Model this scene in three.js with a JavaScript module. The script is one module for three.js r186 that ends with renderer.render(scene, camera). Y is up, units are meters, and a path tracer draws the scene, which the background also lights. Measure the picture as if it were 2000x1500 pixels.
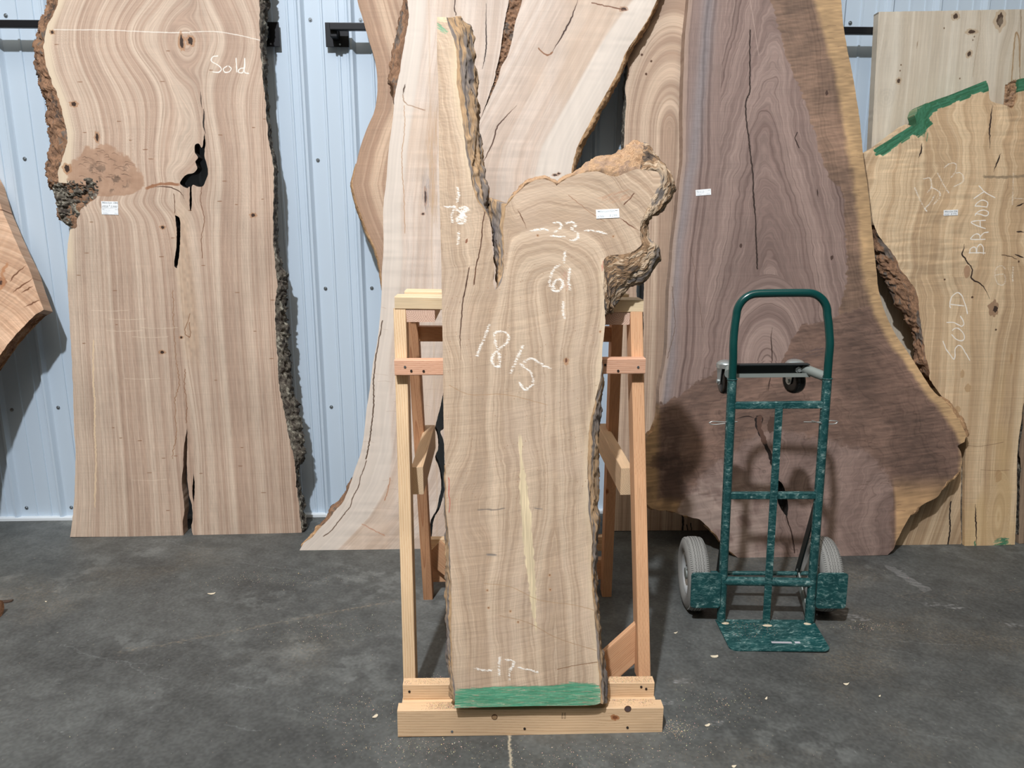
import * as THREE from 'three';
import { mergeGeometries } from 'three/addons/utils/BufferGeometryUtils.js';
import { RoundedBoxGeometry } from 'three/addons/geometries/RoundedBoxGeometry.js';
import { RectAreaLightUniformsLib } from 'three/addons/lights/RectAreaLightUniformsLib.js';

// ---------------------------------------------------------------- camera, light, exposure
const scene = new THREE.Scene();
const camera = new THREE.PerspectiveCamera(2 * Math.atan(750 / 1472) * 180 / Math.PI, 4 / 3, 0.05, 60);
camera.position.set(0, 1.47, 0);
camera.rotation.order = 'YXZ';
camera.rotation.set(-12.5 * Math.PI / 180, -1.9 * Math.PI / 180, 0);
const renderer = new THREE.WebGLRenderer({ antialias: true });
renderer.toneMapping = THREE.LinearToneMapping;
renderer.toneMappingExposure = 1.0;
renderer.shadowMap.enabled = true;
RectAreaLightUniformsLib.init();
const KEY = { at: [-1.0, 5.75, 1.1], aim: [-0.5, 0.9, -3.2], power: 130, radius: 0.09, angle: 0.82 };
const ROOF_FILL = 2.75;  // strength of the added fill light under the roof

// ---------------------------------------------------------------- helpers
const V3 = (x, y, z) => new THREE.Vector3(x, y, z);
let seed = 7;
const rnd = () => { seed = (seed * 1664525 + 1013904223) >>> 0; return seed / 4294967296; };
const NT = 4096, TAB = new Float32Array(NT), PER = new Uint16Array(NT);
for (let i = 0; i < NT; i++) { TAB[i] = rnd(); PER[i] = Math.floor(rnd() * NT); }
const sm = (t) => t * t * (3 - 2 * t);
function n1(x) { const i = Math.floor(x), f = sm(x - i), a = TAB[i & 4095], b = TAB[(i + 1) & 4095]; return a + (b - a) * f; }
function n2(x, y) {
  const i = Math.floor(x), j = Math.floor(y), fx = sm(x - i), fy = sm(y - j);
  const p0 = PER[i & 4095], p1 = PER[(i + 1) & 4095];
  const a = TAB[(p0 + j) & 4095], b = TAB[(p1 + j) & 4095], c = TAB[(p0 + j + 1) & 4095], d = TAB[(p1 + j + 1) & 4095];
  return a + (b - a) * fx + (c - a) * fy + (a - b - c + d) * fx * fy;
}
function n3(x, y, z) { const k = Math.floor(z), f = sm(z - k); const a = n2(x + k * 17.31, y + k * 9.77), b = n2(x + (k + 1) * 17.31, y + (k + 1) * 9.77); return a + (b - a) * f; }
const fbm2 = (x, y) => 0.5 * n2(x, y) + 0.25 * n2(x * 2.03 + 5, y * 2.03 + 3) + 0.15 * n2(x * 4.1 + 1, y * 4.1 + 8) + 0.1 * n2(x * 8.3, y * 8.3);
const fbm3 = (x, y, z) => 0.5 * n3(x, y, z) + 0.27 * n3(x * 2.1 + 5, y * 2.1, z * 2.1) + 0.15 * n3(x * 4.3, y * 4.3 + 4, z * 4.3) + 0.08 * n3(x * 8.7, y * 8.7, z * 8.7);
const clamp = (x, a = 0, b = 1) => Math.min(b, Math.max(a, x));
const ss = (a, b, x) => sm(clamp((x - a) / (b - a)));
const mix = (a, b, t) => a + (b - a) * t;
const gauss = (x, y) => Math.exp(-x * x - y * y);
const ridge = (x) => 1 - Math.abs(2 * x - 1);

const used = new Map();
function numbered(name) { const k = used.get(name) ?? 0; used.set(name, k + 1); return k ? name + '_' + String(k).padStart(3, '0') : name; }
function tag(o, label, category, group) { o.userData.label = label; o.userData.category = category; if (group) o.userData.group = group; return o; }
function lit(o) { o.traverse((m) => { if (m.isMesh) { m.castShadow = true; m.receiveShadow = true; } }); return o; }
function thing(name, label, category, [x, y, z] = [0, 0, 0], turn = 0, group) {
  const o = new THREE.Group(); o.name = numbered(name); o.position.set(x, y, z); o.rotation.y = turn; scene.add(o);
  return tag(o, label, category, group);
}
function part(name, geometry, material, parent) { const m = new THREE.Mesh(geometry, material); m.name = name; m.castShadow = m.receiveShadow = true; parent.add(m); return m; }
function struct(name, geometry, material, parent = scene) { const m = part(name, geometry, material, parent); if (parent === scene) m.userData.kind = 'structure'; return m; }
function merged(list) { return mergeGeometries(list.map((g) => { const q = g.index ? g.toNonIndexed() : g; for (const k of Object.keys(q.attributes)) if (!['position', 'normal', 'uv'].includes(k)) q.deleteAttribute(k); return q; })); }
const box = (w, h, d, x = 0, y = 0, z = 0, r = 0) => (r ? new RoundedBoxGeometry(w, h, d, 2, r) : new THREE.BoxGeometry(w, h, d)).translate(x, y, z);
function tube(points, r, seg = 40, rad = 12, closed = false) { return new THREE.TubeGeometry(new THREE.CatmullRomCurve3(points, closed, 'centripetal'), seg, r, rad, closed); }
function rod(a, b, r, rad = 12) { const d = b.clone().sub(a), g = new THREE.CylinderGeometry(r, r, d.length(), rad); g.translate(0, d.length() / 2, 0); g.applyQuaternion(new THREE.Quaternion().setFromUnitVectors(V3(0, 1, 0), d.normalize())); return g.translate(a.x, a.y, a.z); }

// canvases in metres: origin (u0, v0) at the lower left, s pixels a metre
function paint(u0, v0, W, H, s, fn) {
  const w = Math.round(W * s), h = Math.round(H * s), c = document.createElement('canvas'); c.width = w; c.height = h;
  const ctx = c.getContext('2d'), im = ctx.createImageData(w, h), o = [0, 0, 0], d = im.data;
  for (let y = 0, k = 0; y < h; y++) for (let x = 0; x < w; x++, k += 4) {
    fn(u0 + (x + 0.5) / s, v0 + (h - y - 0.5) / s, o);
    d[k] = clamp(o[0], 0, 255); d[k + 1] = clamp(o[1], 0, 255); d[k + 2] = clamp(o[2], 0, 255); d[k + 3] = 255;
  }
  ctx.putImageData(im, 0, 0);
  const X = (u) => (u - u0) * s, Y = (v) => h - (v - v0) * s;
  return { c, ctx, s, X, Y, u0, v0, W, H };
}
function texture(c, wrap = THREE.ClampToEdgeWrapping) { const t = new THREE.CanvasTexture(c); t.colorSpace = THREE.SRGBColorSpace; t.wrapS = t.wrapT = wrap; t.anisotropy = 8; return t; }
const pts = (s) => s.trim().split(/\s+/).map((q) => {
  const corner = q.endsWith('!'), [a, b] = q.replace('!', '').split('>'), [u, v] = a.split(',').map((x) => x / 1000), o = b ? b.split(',').map((x) => x / 1000) : [u, v];
  return { u, v, du: o[0] - u, dv: o[1] - v, corner, bark: !!b };
});
// wobbling line through points (a check, a pencil line, a seam)
function line(P, s, width, color, alpha = 1, wob = 0.0015, taper = false) {
  const p = pts(s), ctx = P.ctx; ctx.strokeStyle = color; ctx.globalAlpha = alpha; ctx.lineCap = 'round';
  const cur = new THREE.CatmullRomCurve3(p.map((q) => V3(q.u, q.v, 0)), false, 'centripetal'), n = Math.max(4, Math.ceil(cur.getLength() / 0.004));
  let last = null;
  for (let i = 0; i <= n; i++) {
    const q = cur.getPoint(i / n), k = rnd() * 90; q.x += (n1(i * 0.45 + p[0].u * 77) - 0.5) * 2 * wob; q.y += (n1(i * 0.4 + 50 + p[0].v * 31) - 0.5) * wob;
    if (last) { ctx.lineWidth = Math.max(0.6, width * P.s * (taper ? Math.sin(Math.PI * clamp(i / n, 0.06, 0.94)) : 0.75 + 0.5 * n1(i * 0.3 + 9))); ctx.beginPath(); ctx.moveTo(P.X(last.x), P.Y(last.y)); ctx.lineTo(P.X(q.x), P.Y(q.y)); ctx.stroke(); }
    last = q;
  }
  ctx.globalAlpha = 1;
}
// chalk: rubbed on in short dashes that follow the saw marks
function chalk(P, s, width = 0.009, strength = 0.8, slant = -0.15, dash = 0.006) {
  const p = pts(s), ctx = P.ctx, cur = new THREE.CatmullRomCurve3(p.map((q) => V3(q.u, q.v, 0)), false, 'centripetal', 0.5), n = Math.max(6, Math.ceil(cur.getLength() / 0.0016));
  ctx.lineCap = 'butt';
  for (let i = 0; i <= n; i++) {
    const q = cur.getPoint(i / n); if (n1(i * 0.33 + q.x * 40) < 0.15) continue;
    for (let k = 0; k < 2; k++) {
      const a = q.x + (rnd() - 0.5) * width * 0.6, b = q.y + (rnd() - 0.5) * width * 0.5, L = dash * (0.3 + 0.7 * rnd());
      ctx.globalAlpha = strength * (0.35 + 0.65 * rnd()); ctx.strokeStyle = rnd() < 0.8 ? '#f6f4ee' : '#e4ded3'; ctx.lineWidth = Math.max(0.8, (0.0008 + 0.0012 * rnd()) * P.s);
      ctx.beginPath(); ctx.moveTo(P.X(a - L / 2), P.Y(b - L / 2 * slant)); ctx.lineTo(P.X(a + L / 2), P.Y(b + L / 2 * slant)); ctx.stroke();
    }
  }
  ctx.globalAlpha = 1;
}
function fleck(P, u, v, w, h, color, alpha = 1, n = 26, rot = 0) {   // an irregular spot: pin knot, insect hole, stain
  const ctx = P.ctx; ctx.save(); ctx.translate(P.X(u), P.Y(v)); ctx.rotate(rot); ctx.fillStyle = color; ctx.globalAlpha = alpha; ctx.beginPath();
  for (let i = 0; i < n; i++) { const a = i / n * 2 * Math.PI, r = 0.75 + 0.5 * n1(i * 0.8 + u * 313 + v * 97); ctx.lineTo(Math.cos(a) * w / 2 * r * P.s, Math.sin(a) * h / 2 * r * P.s); }
  ctx.closePath(); ctx.fill(); ctx.restore(); ctx.globalAlpha = 1;
}
// brushed paint: many overlapping strokes inside a polygon
function brush(P, s, color, n, len, wid, alpha, ang = 0) {
  const p = pts(s), ctx = P.ctx, xs = p.map((q) => q.u), ys = p.map((q) => q.v), x0 = Math.min(...xs), x1 = Math.max(...xs), y0 = Math.min(...ys), y1 = Math.max(...ys);
  const inside = (x, y) => { let c = false; for (let i = 0, j = p.length - 1; i < p.length; j = i++) if ((p[i].v > y) !== (p[j].v > y) && x < (p[j].u - p[i].u) * (y - p[i].v) / (p[j].v - p[i].v) + p[i].u) c = !c; return c; };
  for (let i = 0; i < n; i++) {
    const x = mix(x0, x1, rnd()), y = mix(y0, y1, rnd()); if (!inside(x, y)) continue;
    const a = ang + (rnd() - 0.5) * 0.3, L = len * (0.4 + rnd()) / 2; ctx.globalAlpha = alpha * (0.4 + 0.6 * rnd()); ctx.strokeStyle = Array.isArray(color) ? color[Math.floor(rnd() * color.length)] : color; ctx.lineWidth = wid * P.s * (0.4 + rnd());
    ctx.beginPath(); ctx.moveTo(P.X(x - Math.cos(a) * L), P.Y(y - Math.sin(a) * L)); ctx.lineTo(P.X(x + Math.cos(a) * L), P.Y(y + Math.sin(a) * L)); ctx.stroke();
  }
  ctx.globalAlpha = 1;
}
// wood colour from a growth coordinate f (metres across the rings) and g (metres along the grain)
function wood(f, g, u, v, c, o) {
  const t = 0.42 * n1(f * c.k + 3) + 0.33 * n1(f * c.k * 2.7 + 40) + 0.25 * n1(f * c.k * 6.1 + 90);
  const w = ss(0.5 - c.contrast, 0.5 + c.contrast, t), r = n1(f * c.k * 1.9 + 200), thin = Math.pow(ridge(n1(f * c.k * 1.35 + 140)), 9) * r;
  const pore = n2(f * 1100, g * 30) - 0.5, saw = n2(u * 9 + 3, v * 520) - 0.5, low = fbm2(u * 5 + 11, v * 3.1 + 7) - 0.5, ray = n2(f * 300 + 7, g * 9) - 0.5;
  const br = 1 + c.pore * pore + c.saw * saw + 0.16 * low + 0.05 * ray, L = thin * c.line;
  for (let i = 0; i < 3; i++) o[i] = (mix(mix(c.dark[i], c.light[i], w), c.thin[i], L)) * br;
}

// ---------------------------------------------------------------- slab builder
const FRAMES = { A: [-1.4, -3.375, 0, 1.3, 1.2, 0.06], R: [-0.45, -3.36, 0, 2.2, 0, 0.045], B: [-0.2, -3.188, 0, 4.5, 0, 0.055], C: [0.85, -3.35, 0, 2.0, 0, 0.055], D: [1.45, -3.05, 0, 8.0, 0, 0.058], E: [2.3, -3.137, 0, 6.0, 0, 0.055], F: [2.3, -3.37, 0, 2.0, 0, 0.042], G: [1.95, -3.155, 0, 6.0, 0, 0.05], K: [2.6, -3.15, 0, 6.0, 0, 0.05], L: [-2.5, -3.1, 0, 14.0, 2, 0.075], H: [0.1, -1.885, 0.102, 13.0, 0, 0.055] };   // x0, z0, y0, lean, yaw, thickness of each slab
function resample(p, step) {
  const first = Math.max(0, p.findIndex((q) => q.corner)); p = [...p.slice(first), ...p.slice(0, first), p[first]];
  const runs = []; let run = [p[0]];
  for (let i = 1; i < p.length; i++) { run.push(p[i]); if (p[i].corner || i === p.length - 1) { runs.push(run); run = [p[i]]; } }
  const out = [];
  for (const r of runs) {
    const n = r.length - 1, cur = new THREE.CatmullRomCurve3(r.map((q) => V3(q.u, q.v, 0)), false, 'centripetal');
    for (let i = 0; i < n; i++) {
      const a = r[i], b = r[i + 1], m = Math.max(1, Math.round(Math.hypot(b.u - a.u, b.v - a.v) / step));
      for (let j = 0; j < m; j++) { const t = j / m, q = n === 1 ? V3(mix(a.u, b.u, t), mix(a.v, b.v, t), 0) : cur.getPoint((i + t) / n), e = sm(t); out.push({ kind: 0, u: q.x, v: q.y, du: mix(a.du, b.du, e), dv: mix(a.dv, b.dv, e), bark: (a.bark && b.bark) || (a.bark && t < 0.5) || (b.bark && t >= 0.5), hard: j === 0 && a.corner }); }
    }
  }
  return out;
}
function grid(rows, uvs) {   // rows of equally many points -> a smooth surface
  const R = rows.length, C = rows[0].length, pos = new Float32Array(R * C * 3), uv = new Float32Array(R * C * 2), idx = [];
  rows.forEach((r, i) => r.forEach((q, j) => { pos.set(q, (i * C + j) * 3); uv.set(uvs[i][j], (i * C + j) * 2); }));
  for (let i = 0; i < R - 1; i++) for (let j = 0; j < C - 1; j++) { const a = i * C + j, b = a + 1, c = a + C, d = c + 1; idx.push(a, c, b, b, c, d); }
  const g = new THREE.BufferGeometry(); g.setAttribute('position', new THREE.BufferAttribute(pos, 3)); g.setAttribute('uv', new THREE.BufferAttribute(uv, 2)); g.setIndex(idx); g.computeVertexNormals(); return g;
}
function slab(key, def) {
  const [x0, z0, y0, lean, yaw, t] = FRAMES[key], L = lean * Math.PI / 180;
  const G = thing(def.name, def.label, 'wood slab', [x0, y0, z0], 0); G.rotation.order = 'YXZ'; G.rotation.set(-L, yaw * Math.PI / 180, 0);
  const grey = def.grey ?? 0.13, P = paint(...def.rect, def.s, (u, v, o) => { def.fn(u, v, o); const Y = 0.3 * o[0] + 0.59 * o[1] + 0.11 * o[2]; for (let i = 0; i < 3; i++) o[i] = mix(o[i], Y, grey); }); def.over?.(P);
  const map = texture(P.c), mat = new THREE.MeshStandardMaterial({ map, bumpMap: map, bumpScale: def.bump ?? 0.0006, roughness: def.rough ?? 0.72 });
  const UV = (u, v) => [(u - P.u0) / P.W, (v - P.v0) / P.H];
  const ring = resample(pts(def.outline), def.step ?? 0.007), n = ring.length, rag = def.rag ?? 0.0012;
  ring.forEach((q, i) => { if (!q.hard) { const k = q.bark ? rag : rag * 0.35; q.u += (fbm2(q.u * 60 + 3, q.v * 60) - 0.5) * 2 * k * 2; q.v += (fbm2(q.u * 60 + 30, q.v * 60 + 9) - 0.5) * 2 * k * 2 * (q.v > 0.02 ? 1 : 0); } });
  ring.forEach((q) => { q.kind = q.bark ? 1 + (def.pick ? def.pick(q.u, q.v) : 0) : 0; });
  const floorCut = (v) => (y0 ? v : Math.max(v, t * Math.tan(L) + 0.0005));
  const area = THREE.ShapeUtils.area(ring.map((q) => new THREE.Vector2(q.u, q.v))), sgn = area > 0 ? 1 : -1;
  const shape = new THREE.Shape(ring.map((q) => new THREE.Vector2(q.u, q.v)));
  const holes = (def.holes ?? []).map((h) => resample(pts(h), 0.005));
  holes.forEach((h) => h.forEach((q) => { q.u += (n2(q.u * 150, q.v * 150) - 0.5) * 0.002; }));
  for (const h of holes) shape.holes.push(new THREE.Path(h.map((q) => new THREE.Vector2(q.u, q.v))));
  const flat = (z, flip) => {
    const g = new THREE.ShapeGeometry(shape), p = g.attributes.position, uv = g.attributes.uv;
    for (let i = 0; i < p.count; i++) { uv.setXY(i, ...UV(p.getX(i), p.getY(i))); if (z) p.setY(i, floorCut(p.getY(i))); p.setZ(i, z); }
    if (flip) { const d = g.index.array; for (let i = 0; i < d.length; i += 3) [d[i], d[i + 1]] = [d[i + 1], d[i]]; g.computeVertexNormals(); }
    return g;
  };
  const normal = (r, i) => { const m = r.length, a = r[(i - 1 + m) % m], b = r[(i + 1) % m]; let x = (b.v - a.v) * sgn, y = -(b.u - a.u) * sgn; const l = Math.hypot(x, y) || 1; return [x / l, y / l]; };
  const sides = [flat(0), flat(-t, true)], barks = [];
  // runs of bark and of sawn edge
  const start = Math.max(0, ring.findIndex((q, i) => q.kind !== ring[(i - 1 + n) % n].kind));
  let i = 0;
  while (i < n) {
    const kind = ring[(start + i) % n].kind, seq = [(start + i - 1 + n) % n]; let j = i;
    if (!(start + i) && !i) seq[0] = n - 1;
    while (j < n && ring[(start + j) % n].kind === kind) { seq.push((start + j) % n); j++; }
    i = j;
    if (!kind) {
      let piece = [];
      const flush = () => { if (piece.length > 1) sides.push(grid([0, -t].map((z) => piece.map((k) => [ring[k].u, z ? floorCut(ring[k].v) : ring[k].v, z])), [0, 1].map(() => piece.map((k) => UV(ring[k].u, ring[k].v))))); };
      for (const k of seq) { piece.push(k); if (ring[k].hard) { flush(); piece = [k]; } }
      if (i >= n) piece.push((start) % n);
      flush();
    } else {
      if (i >= n) seq.push(start % n);
      const wmax = Math.max(...seq.map((k) => Math.hypot(ring[k].du, ring[k].dv))), Q = Math.max(8, Math.ceil((wmax + t) / (def.cell ?? 0.006)));
      const rows = [], uvs = []; let s = 0, last = null;
      const arc = seq.map((k) => { const q = ring[k]; if (last) s += Math.hypot(q.u - last.u, q.v - last.v); last = q; return s; });
      for (let q = 0; q <= Q + 1; q++) {
        const a = Math.min(1, q / Q) * Math.PI / 2, row = [], ur = [];
        seq.forEach((k, m) => {
          const p = ring[k], nn = normal(ring, k), w = Math.hypot(p.du, p.dv);
          let u = p.u + p.du * Math.sin(a), v = p.v + p.dv * Math.sin(a), z = -t * (1 - Math.cos(a));
          const e = clamp(q / 2.5) * clamp(m / 2 + (def.pick ? 0.6 : 0)) * clamp((seq.length - 1 - m) / 2 + (def.pick ? 0.6 : 0)), amp = (def.amp ?? 0.006) * (0.35 + Math.min(1, w / 0.03));
          const B = def.fissure ?? 1, d = e * amp * ((fbm3(u * 26, v * 26 / B, z * 26) - 0.47) * 2.4 + (Math.pow(ridge(n3(u * 60, v * 60 / B, z * 60)), 3) - 0.4) * 0.9 + (n3(u * 150, v * 150, z * 150) - 0.5) * 0.6);
          u += nn[0] * d * Math.sin(a + 0.25); v += nn[1] * d * Math.sin(a + 0.25); z += d * Math.cos(a + 0.25) * 0.6;
          if (q > Q) { u = p.u; v = p.v; z = -t; }
          row.push([u, Math.max(v, y0 ? -9 : -z * Math.tan(L)), z]); ur.push([arc[m] / 0.4, a * Math.max(0.02, w + t * 0.6) / 0.4 + key.charCodeAt(0) * 0.37]);
        });
        rows.push(row); uvs.push(ur);
      }
      if (sgn < 0) { rows.forEach((r) => r.reverse()); uvs.forEach((r) => r.reverse()); }
      barks.push([grid(rows, uvs), kind - 1]);
    }
  }
  part('wood', merged(sides), mat, G);
  const BM = [def.bark ?? M.bark].flat(); barks.forEach(([g, k]) => part('bark', g, BM[k], G));
  for (const h of holes) part('split', grid([0, -t].map((z) => [...h, h[0]].map((q) => [q.u, floorCut(q.v), z])), [0, 1].map((e) => [...h, h[0]].map((q, k) => [k * 0.015, e * 0.15]))), M.rot, G);
  lit(G);
  return { G, P, t, key };
}
// rough inlay (bark pocket, burl, rotten wood): a height field over a polygon
function pocket(S, name, s, z0, amp, freq, mat, cell = 0.0035, dome = 0) {
  const p = pts(s), xs = p.map((q) => q.u), ys = p.map((q) => q.v), x0 = Math.min(...xs), x1 = Math.max(...xs), y0 = Math.min(...ys), y1 = Math.max(...ys);
  const dist = (x, y) => { let c = false, d = 9; for (let i = 0, j = p.length - 1; i < p.length; j = i++) { const a = p[i], b = p[j]; if ((a.v > y) !== (b.v > y) && x < (b.u - a.u) * (y - a.v) / (b.v - a.v) + a.u) c = !c; const ex = b.u - a.u, ey = b.v - a.v, tt = clamp(((x - a.u) * ex + (y - a.v) * ey) / (ex * ex + ey * ey + 1e-12)); d = Math.min(d, Math.hypot(x - a.u - ex * tt, y - a.v - ey * tt)); } return c ? d : -d; };
  const nx = Math.ceil((x1 - x0) / cell), ny = Math.ceil((y1 - y0) / cell), id = new Int32Array((nx + 1) * (ny + 1)).fill(-1), pos = [], uv = [], idx = [];
  const val = (i, j) => dist(x0 + i * cell, y0 + j * cell);
  for (let j = 0; j <= ny; j++) for (let i = 0; i <= nx; i++) {
    const x = x0 + i * cell, y = y0 + j * cell, d = val(i, j); if (d < -cell * 0.8) continue;
    id[j * (nx + 1) + i] = pos.length / 3;
    const f = freq, h = (fbm3(x * f, y * f, 3.3) - 0.47) * 2.2 + (Math.pow(ridge(n2(x * f * 2.2 + 7, y * f * 2.2)), 2) - 0.4) * 0.7 + (n2(x * f * 6, y * f * 6) - 0.5) * 0.4;
    pos.push(x + (n2(x * 200, y * 200) - 0.5) * cell, y + (n2(x * 200 + 9, y * 200) - 0.5) * cell, z0 + amp * h * clamp(d / 0.006, 0.25, 1) + dome * Math.sqrt(clamp(d / 0.05)));
    uv.push(x / 0.4 * 1.6, y / 0.4 * 1.6);
  }
  for (let j = 0; j < ny; j++) for (let i = 0; i < nx; i++) { const a = id[j * (nx + 1) + i], b = id[j * (nx + 1) + i + 1], c = id[(j + 1) * (nx + 1) + i], d = id[(j + 1) * (nx + 1) + i + 1]; if (a >= 0 && b >= 0 && c >= 0 && d >= 0) idx.push(a, b, c, b, d, c); }
  const g = new THREE.BufferGeometry(); g.setAttribute('position', new THREE.Float32BufferAttribute(pos, 3)); g.setAttribute('uv', new THREE.Float32BufferAttribute(uv, 2)); g.setIndex(idx); g.computeVertexNormals();
  return part(name, g, mat, S.G);
}

// ---------------------------------------------------------------- materials
const std = (o) => new THREE.MeshStandardMaterial(o);
// bark tiles: patches of colour with streaks along the trunk (v runs across the edge)
function barkTile(cols, sx, sy, sd, stretch = 1) {
  const N = 512, per = (x, y, fy) => { const f = fy / stretch, q = x * f, r = y * fy, a = n2(q + sd, r), b = n2(q - f + sd, r), c = n2(q + sd, r - fy), d = n2(q - f + sd, r - fy); return mix(mix(a, b, x), mix(c, d, x), y); };
  return texture(paint(0, 0, 1, 1, N, (x, y, o) => {
    const a = per(x, y, 5 * sx), b = per(x, y, 14 * sy), c = per(x, y, 60), d = per(x, y, 150);
    const t = clamp(0.38 * a + 0.34 * b + 0.18 * c + 0.1 * d) * 1.7 - 0.35, k = clamp(t) * (cols.length - 1.001), i = Math.floor(k), f = ss(0.15, 0.85, k - i), br = 0.82 + 0.36 * d;
    for (let j = 0; j < 3; j++) o[j] = mix(cols[i][j], cols[i + 1][j], f) * br;
  }).c, THREE.RepeatWrapping);
}
const barkMat = (map, scale = 0.004) => std({ map, bumpMap: map, bumpScale: scale, roughness: 0.93 });
const T = {
  bark: barkTile([[40, 34, 30], [80, 68, 60], [128, 98, 76], [146, 112, 86], [104, 94, 86], [70, 60, 54]], 1.4, 1.6, 11, 1.8),
  lichen: barkTile([[24, 20, 18], [58, 50, 44], [96, 90, 80], [150, 146, 132], [120, 104, 84]], 2.2, 2.4, 47),
  horn: barkTile([[70, 62, 58], [104, 98, 98], [126, 116, 108], [172, 142, 108], [150, 130, 110], [188, 164, 134]], 2.2, 2.2, 83, 6),
  burl: barkTile([[40, 32, 28], [92, 78, 66], [142, 114, 86], [186, 164, 138], [112, 104, 98], [66, 60, 58]], 2.0, 2.4, 129, 1.6),
  bare: barkTile([[150, 118, 88], [180, 148, 116], [198, 168, 136], [176, 152, 132], [206, 178, 142]], 1.6, 2, 177),
  rot: barkTile([[12, 9, 8], [24, 18, 15], [38, 29, 23], [50, 38, 30]], 2, 3, 211),
};
const M = {
  bark: barkMat(T.bark), lichen: barkMat(T.lichen), horn: barkMat(T.horn, 0.003), burl: barkMat(T.burl, 0.005), bare: std({ map: T.bare, bumpMap: T.bare, bumpScale: 0.002, roughness: 0.9, color: 0xe8dfd6 }), rot: barkMat(T.rot),
  inner: barkMat(barkTile([[96, 66, 48], [138, 98, 70], [168, 126, 92], [120, 92, 76]], 1.5, 2.5, 300), 0.003),
  thinEdge: barkMat(barkTile([[120, 92, 68], [170, 134, 98], [196, 160, 120], [150, 122, 96]], 1.2, 3, 341), 0.002),
  blackSteel: std({ color: 0x15161a, roughness: 0.42, metalness: 0.3 }),
  screw: std({ color: 0xaab2b8, roughness: 0.3, metalness: 0.9 }),
  pinkBark: std({ map: T.bare, bumpMap: T.bare, bumpScale: 0.002, roughness: 0.93, color: 0xc9c0ba }),
  trim: std({ color: 0xdfe6ea, roughness: 0.5 }),
};

// ---------------------------------------------------------------- the hall: floor, walls, roof
const WALL_Z = -3.6, PITCH = 0.2185, RIB0 = -0.571;   // metal wall sheets: a major rib every 218 mm
const floorPaint = paint(-3.2, -4.2, 6.4, 3.2, 320, (u, v, o) => {
  const b = fbm2(u * 1.1 + 3, v * 1.1 + 9), m = fbm2(u * 4.3, v * 4.3 + 20), f = fbm2(u * 19, v * 19), g = n2(u * 140, v * 140), trowel = fbm2((u * 0.94 + v * 0.34) * 2.2 + 6, (v * 0.94 - u * 0.34) * 26);
  let k = 82 + 26 * (b - 0.45) + 30 * (m - 0.48) + 22 * (f - 0.48) + 17 * (g - 0.5) + 12 * (trowel - 0.48);
  const pale = ss(0.56, 0.72, fbm2(u * 2.4 + 40, v * 3.1 + 12)) * ss(0.42, 0.62, f) * 16; k += pale;
  const spot = n2(u * 75 + 200, v * 75); if (spot > 0.955) k += (spot - 0.955) * 1300 * n1(u * 33 + v * 21);
  const dust = ss(0.52, 0.75, fbm2(u * 1.6 + 70, v * 2.2 + 33)) * (0.25 + 0.75 * ss(0.45, 0.8, n2(u * 240, v * 240))) * 0.3;
  o[0] = mix(k * 0.965, 150, dust); o[1] = mix(k * 0.995, 130, dust); o[2] = mix(k * 0.975, 104, dust);
});
{
  const P = floorPaint, ctx = P.ctx;
  // a sand filled joint, drag marks, and pale scuffs
  const fl = (s, w, col, a, wob) => line(P, s, w, col, a, wob);
  fl('55,-1916 57,-1800 60,-1650 64,-1400 66,-1100', 0.006, '#b0a48e', 0.85, 0.004);
  fl('-1250,-2400 -900,-2520 -560,-2650 -420,-2700', 0.004, '#a08a70', 0.16, 0.012); for (let i = 0; i < 420; i++) { const u = mix(1.6, 2.7, rnd()), v = -2.68 - (u - 1.6) * 0.08 + (rnd() + rnd() - 1) * 0.05; fleck(P, u, v, 0.004 + 0.012 * rnd(), 0.003, '#96836a', 0.28, 7); } for (let i = 0; i < 300; i++) { const t = rnd(), u = mix(-1.3, -0.35, t), v = mix(-2.38, -2.72, t) + (rnd() + rnd() - 1) * 0.03; fleck(P, u, v, 0.004 + 0.01 * rnd(), 0.003, '#a08a70', 0.3, 7); }
  for (let i = 0; i < 9; i++) fl(`${1705 + i * 5},${-2960 + i * 3} ${1720 + i * 5},${-2850 + i * 3} ${1745 + i * 5},${-2715 - i * 2}`, 0.004, '#9a9c9c', 0.24, 0.008);
  for (const [u, v, w] of [[1.33, -2.57, 0.07], [1.39, -2.53, 0.08], [1.72, -2.62, 0.06], [1.79, -2.6, 0.07], [1.94, -2.46, 0.06], [2.02, -2.43, 0.05], [0.62, -2.16, 0.05], [0.55, -2.05, 0.04], [0.67, -1.95, 0.05]]) { for (let q = 0; q < 26; q++) fleck(P, u + (rnd() - 0.5) * w, v + (rnd() - 0.5) * w * 0.5, w * (0.08 + 0.25 * rnd()), w * 0.12, '#a2a3a2', 0.22, 9); }
  for (let i = 0; i < 420; i++) { const u = mix(-3, 3, rnd()), v = mix(-3.6, -1.2, rnd()); fleck(P, u, v, 0.002 + 0.004 * rnd(), 0.002 + 0.003 * rnd(), rnd() < 0.75 ? '#b9ab92' : '#3f3c3a', 0.8, 7); }
  for (let i = 0; i < 60; i++) { const u = mix(-3, 3, rnd()), v = mix(-3.4, -1.2, rnd()), a = 0.4 + rnd() * 0.7, L = 0.1 + 0.4 * rnd(); fl(`${u * 1000},${v * 1000} ${(u + L * Math.cos(a) * 0.5) * 1000},${(v + L * Math.sin(a) * 0.3) * 1000} ${(u + L * Math.cos(a)) * 1000},${(v + L * Math.sin(a) * 0.45) * 1000}`, 0.0015, rnd() < 0.5 ? '#8d8f8e' : '#4c4c4b', 0.35, 0.01); }
}
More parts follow.
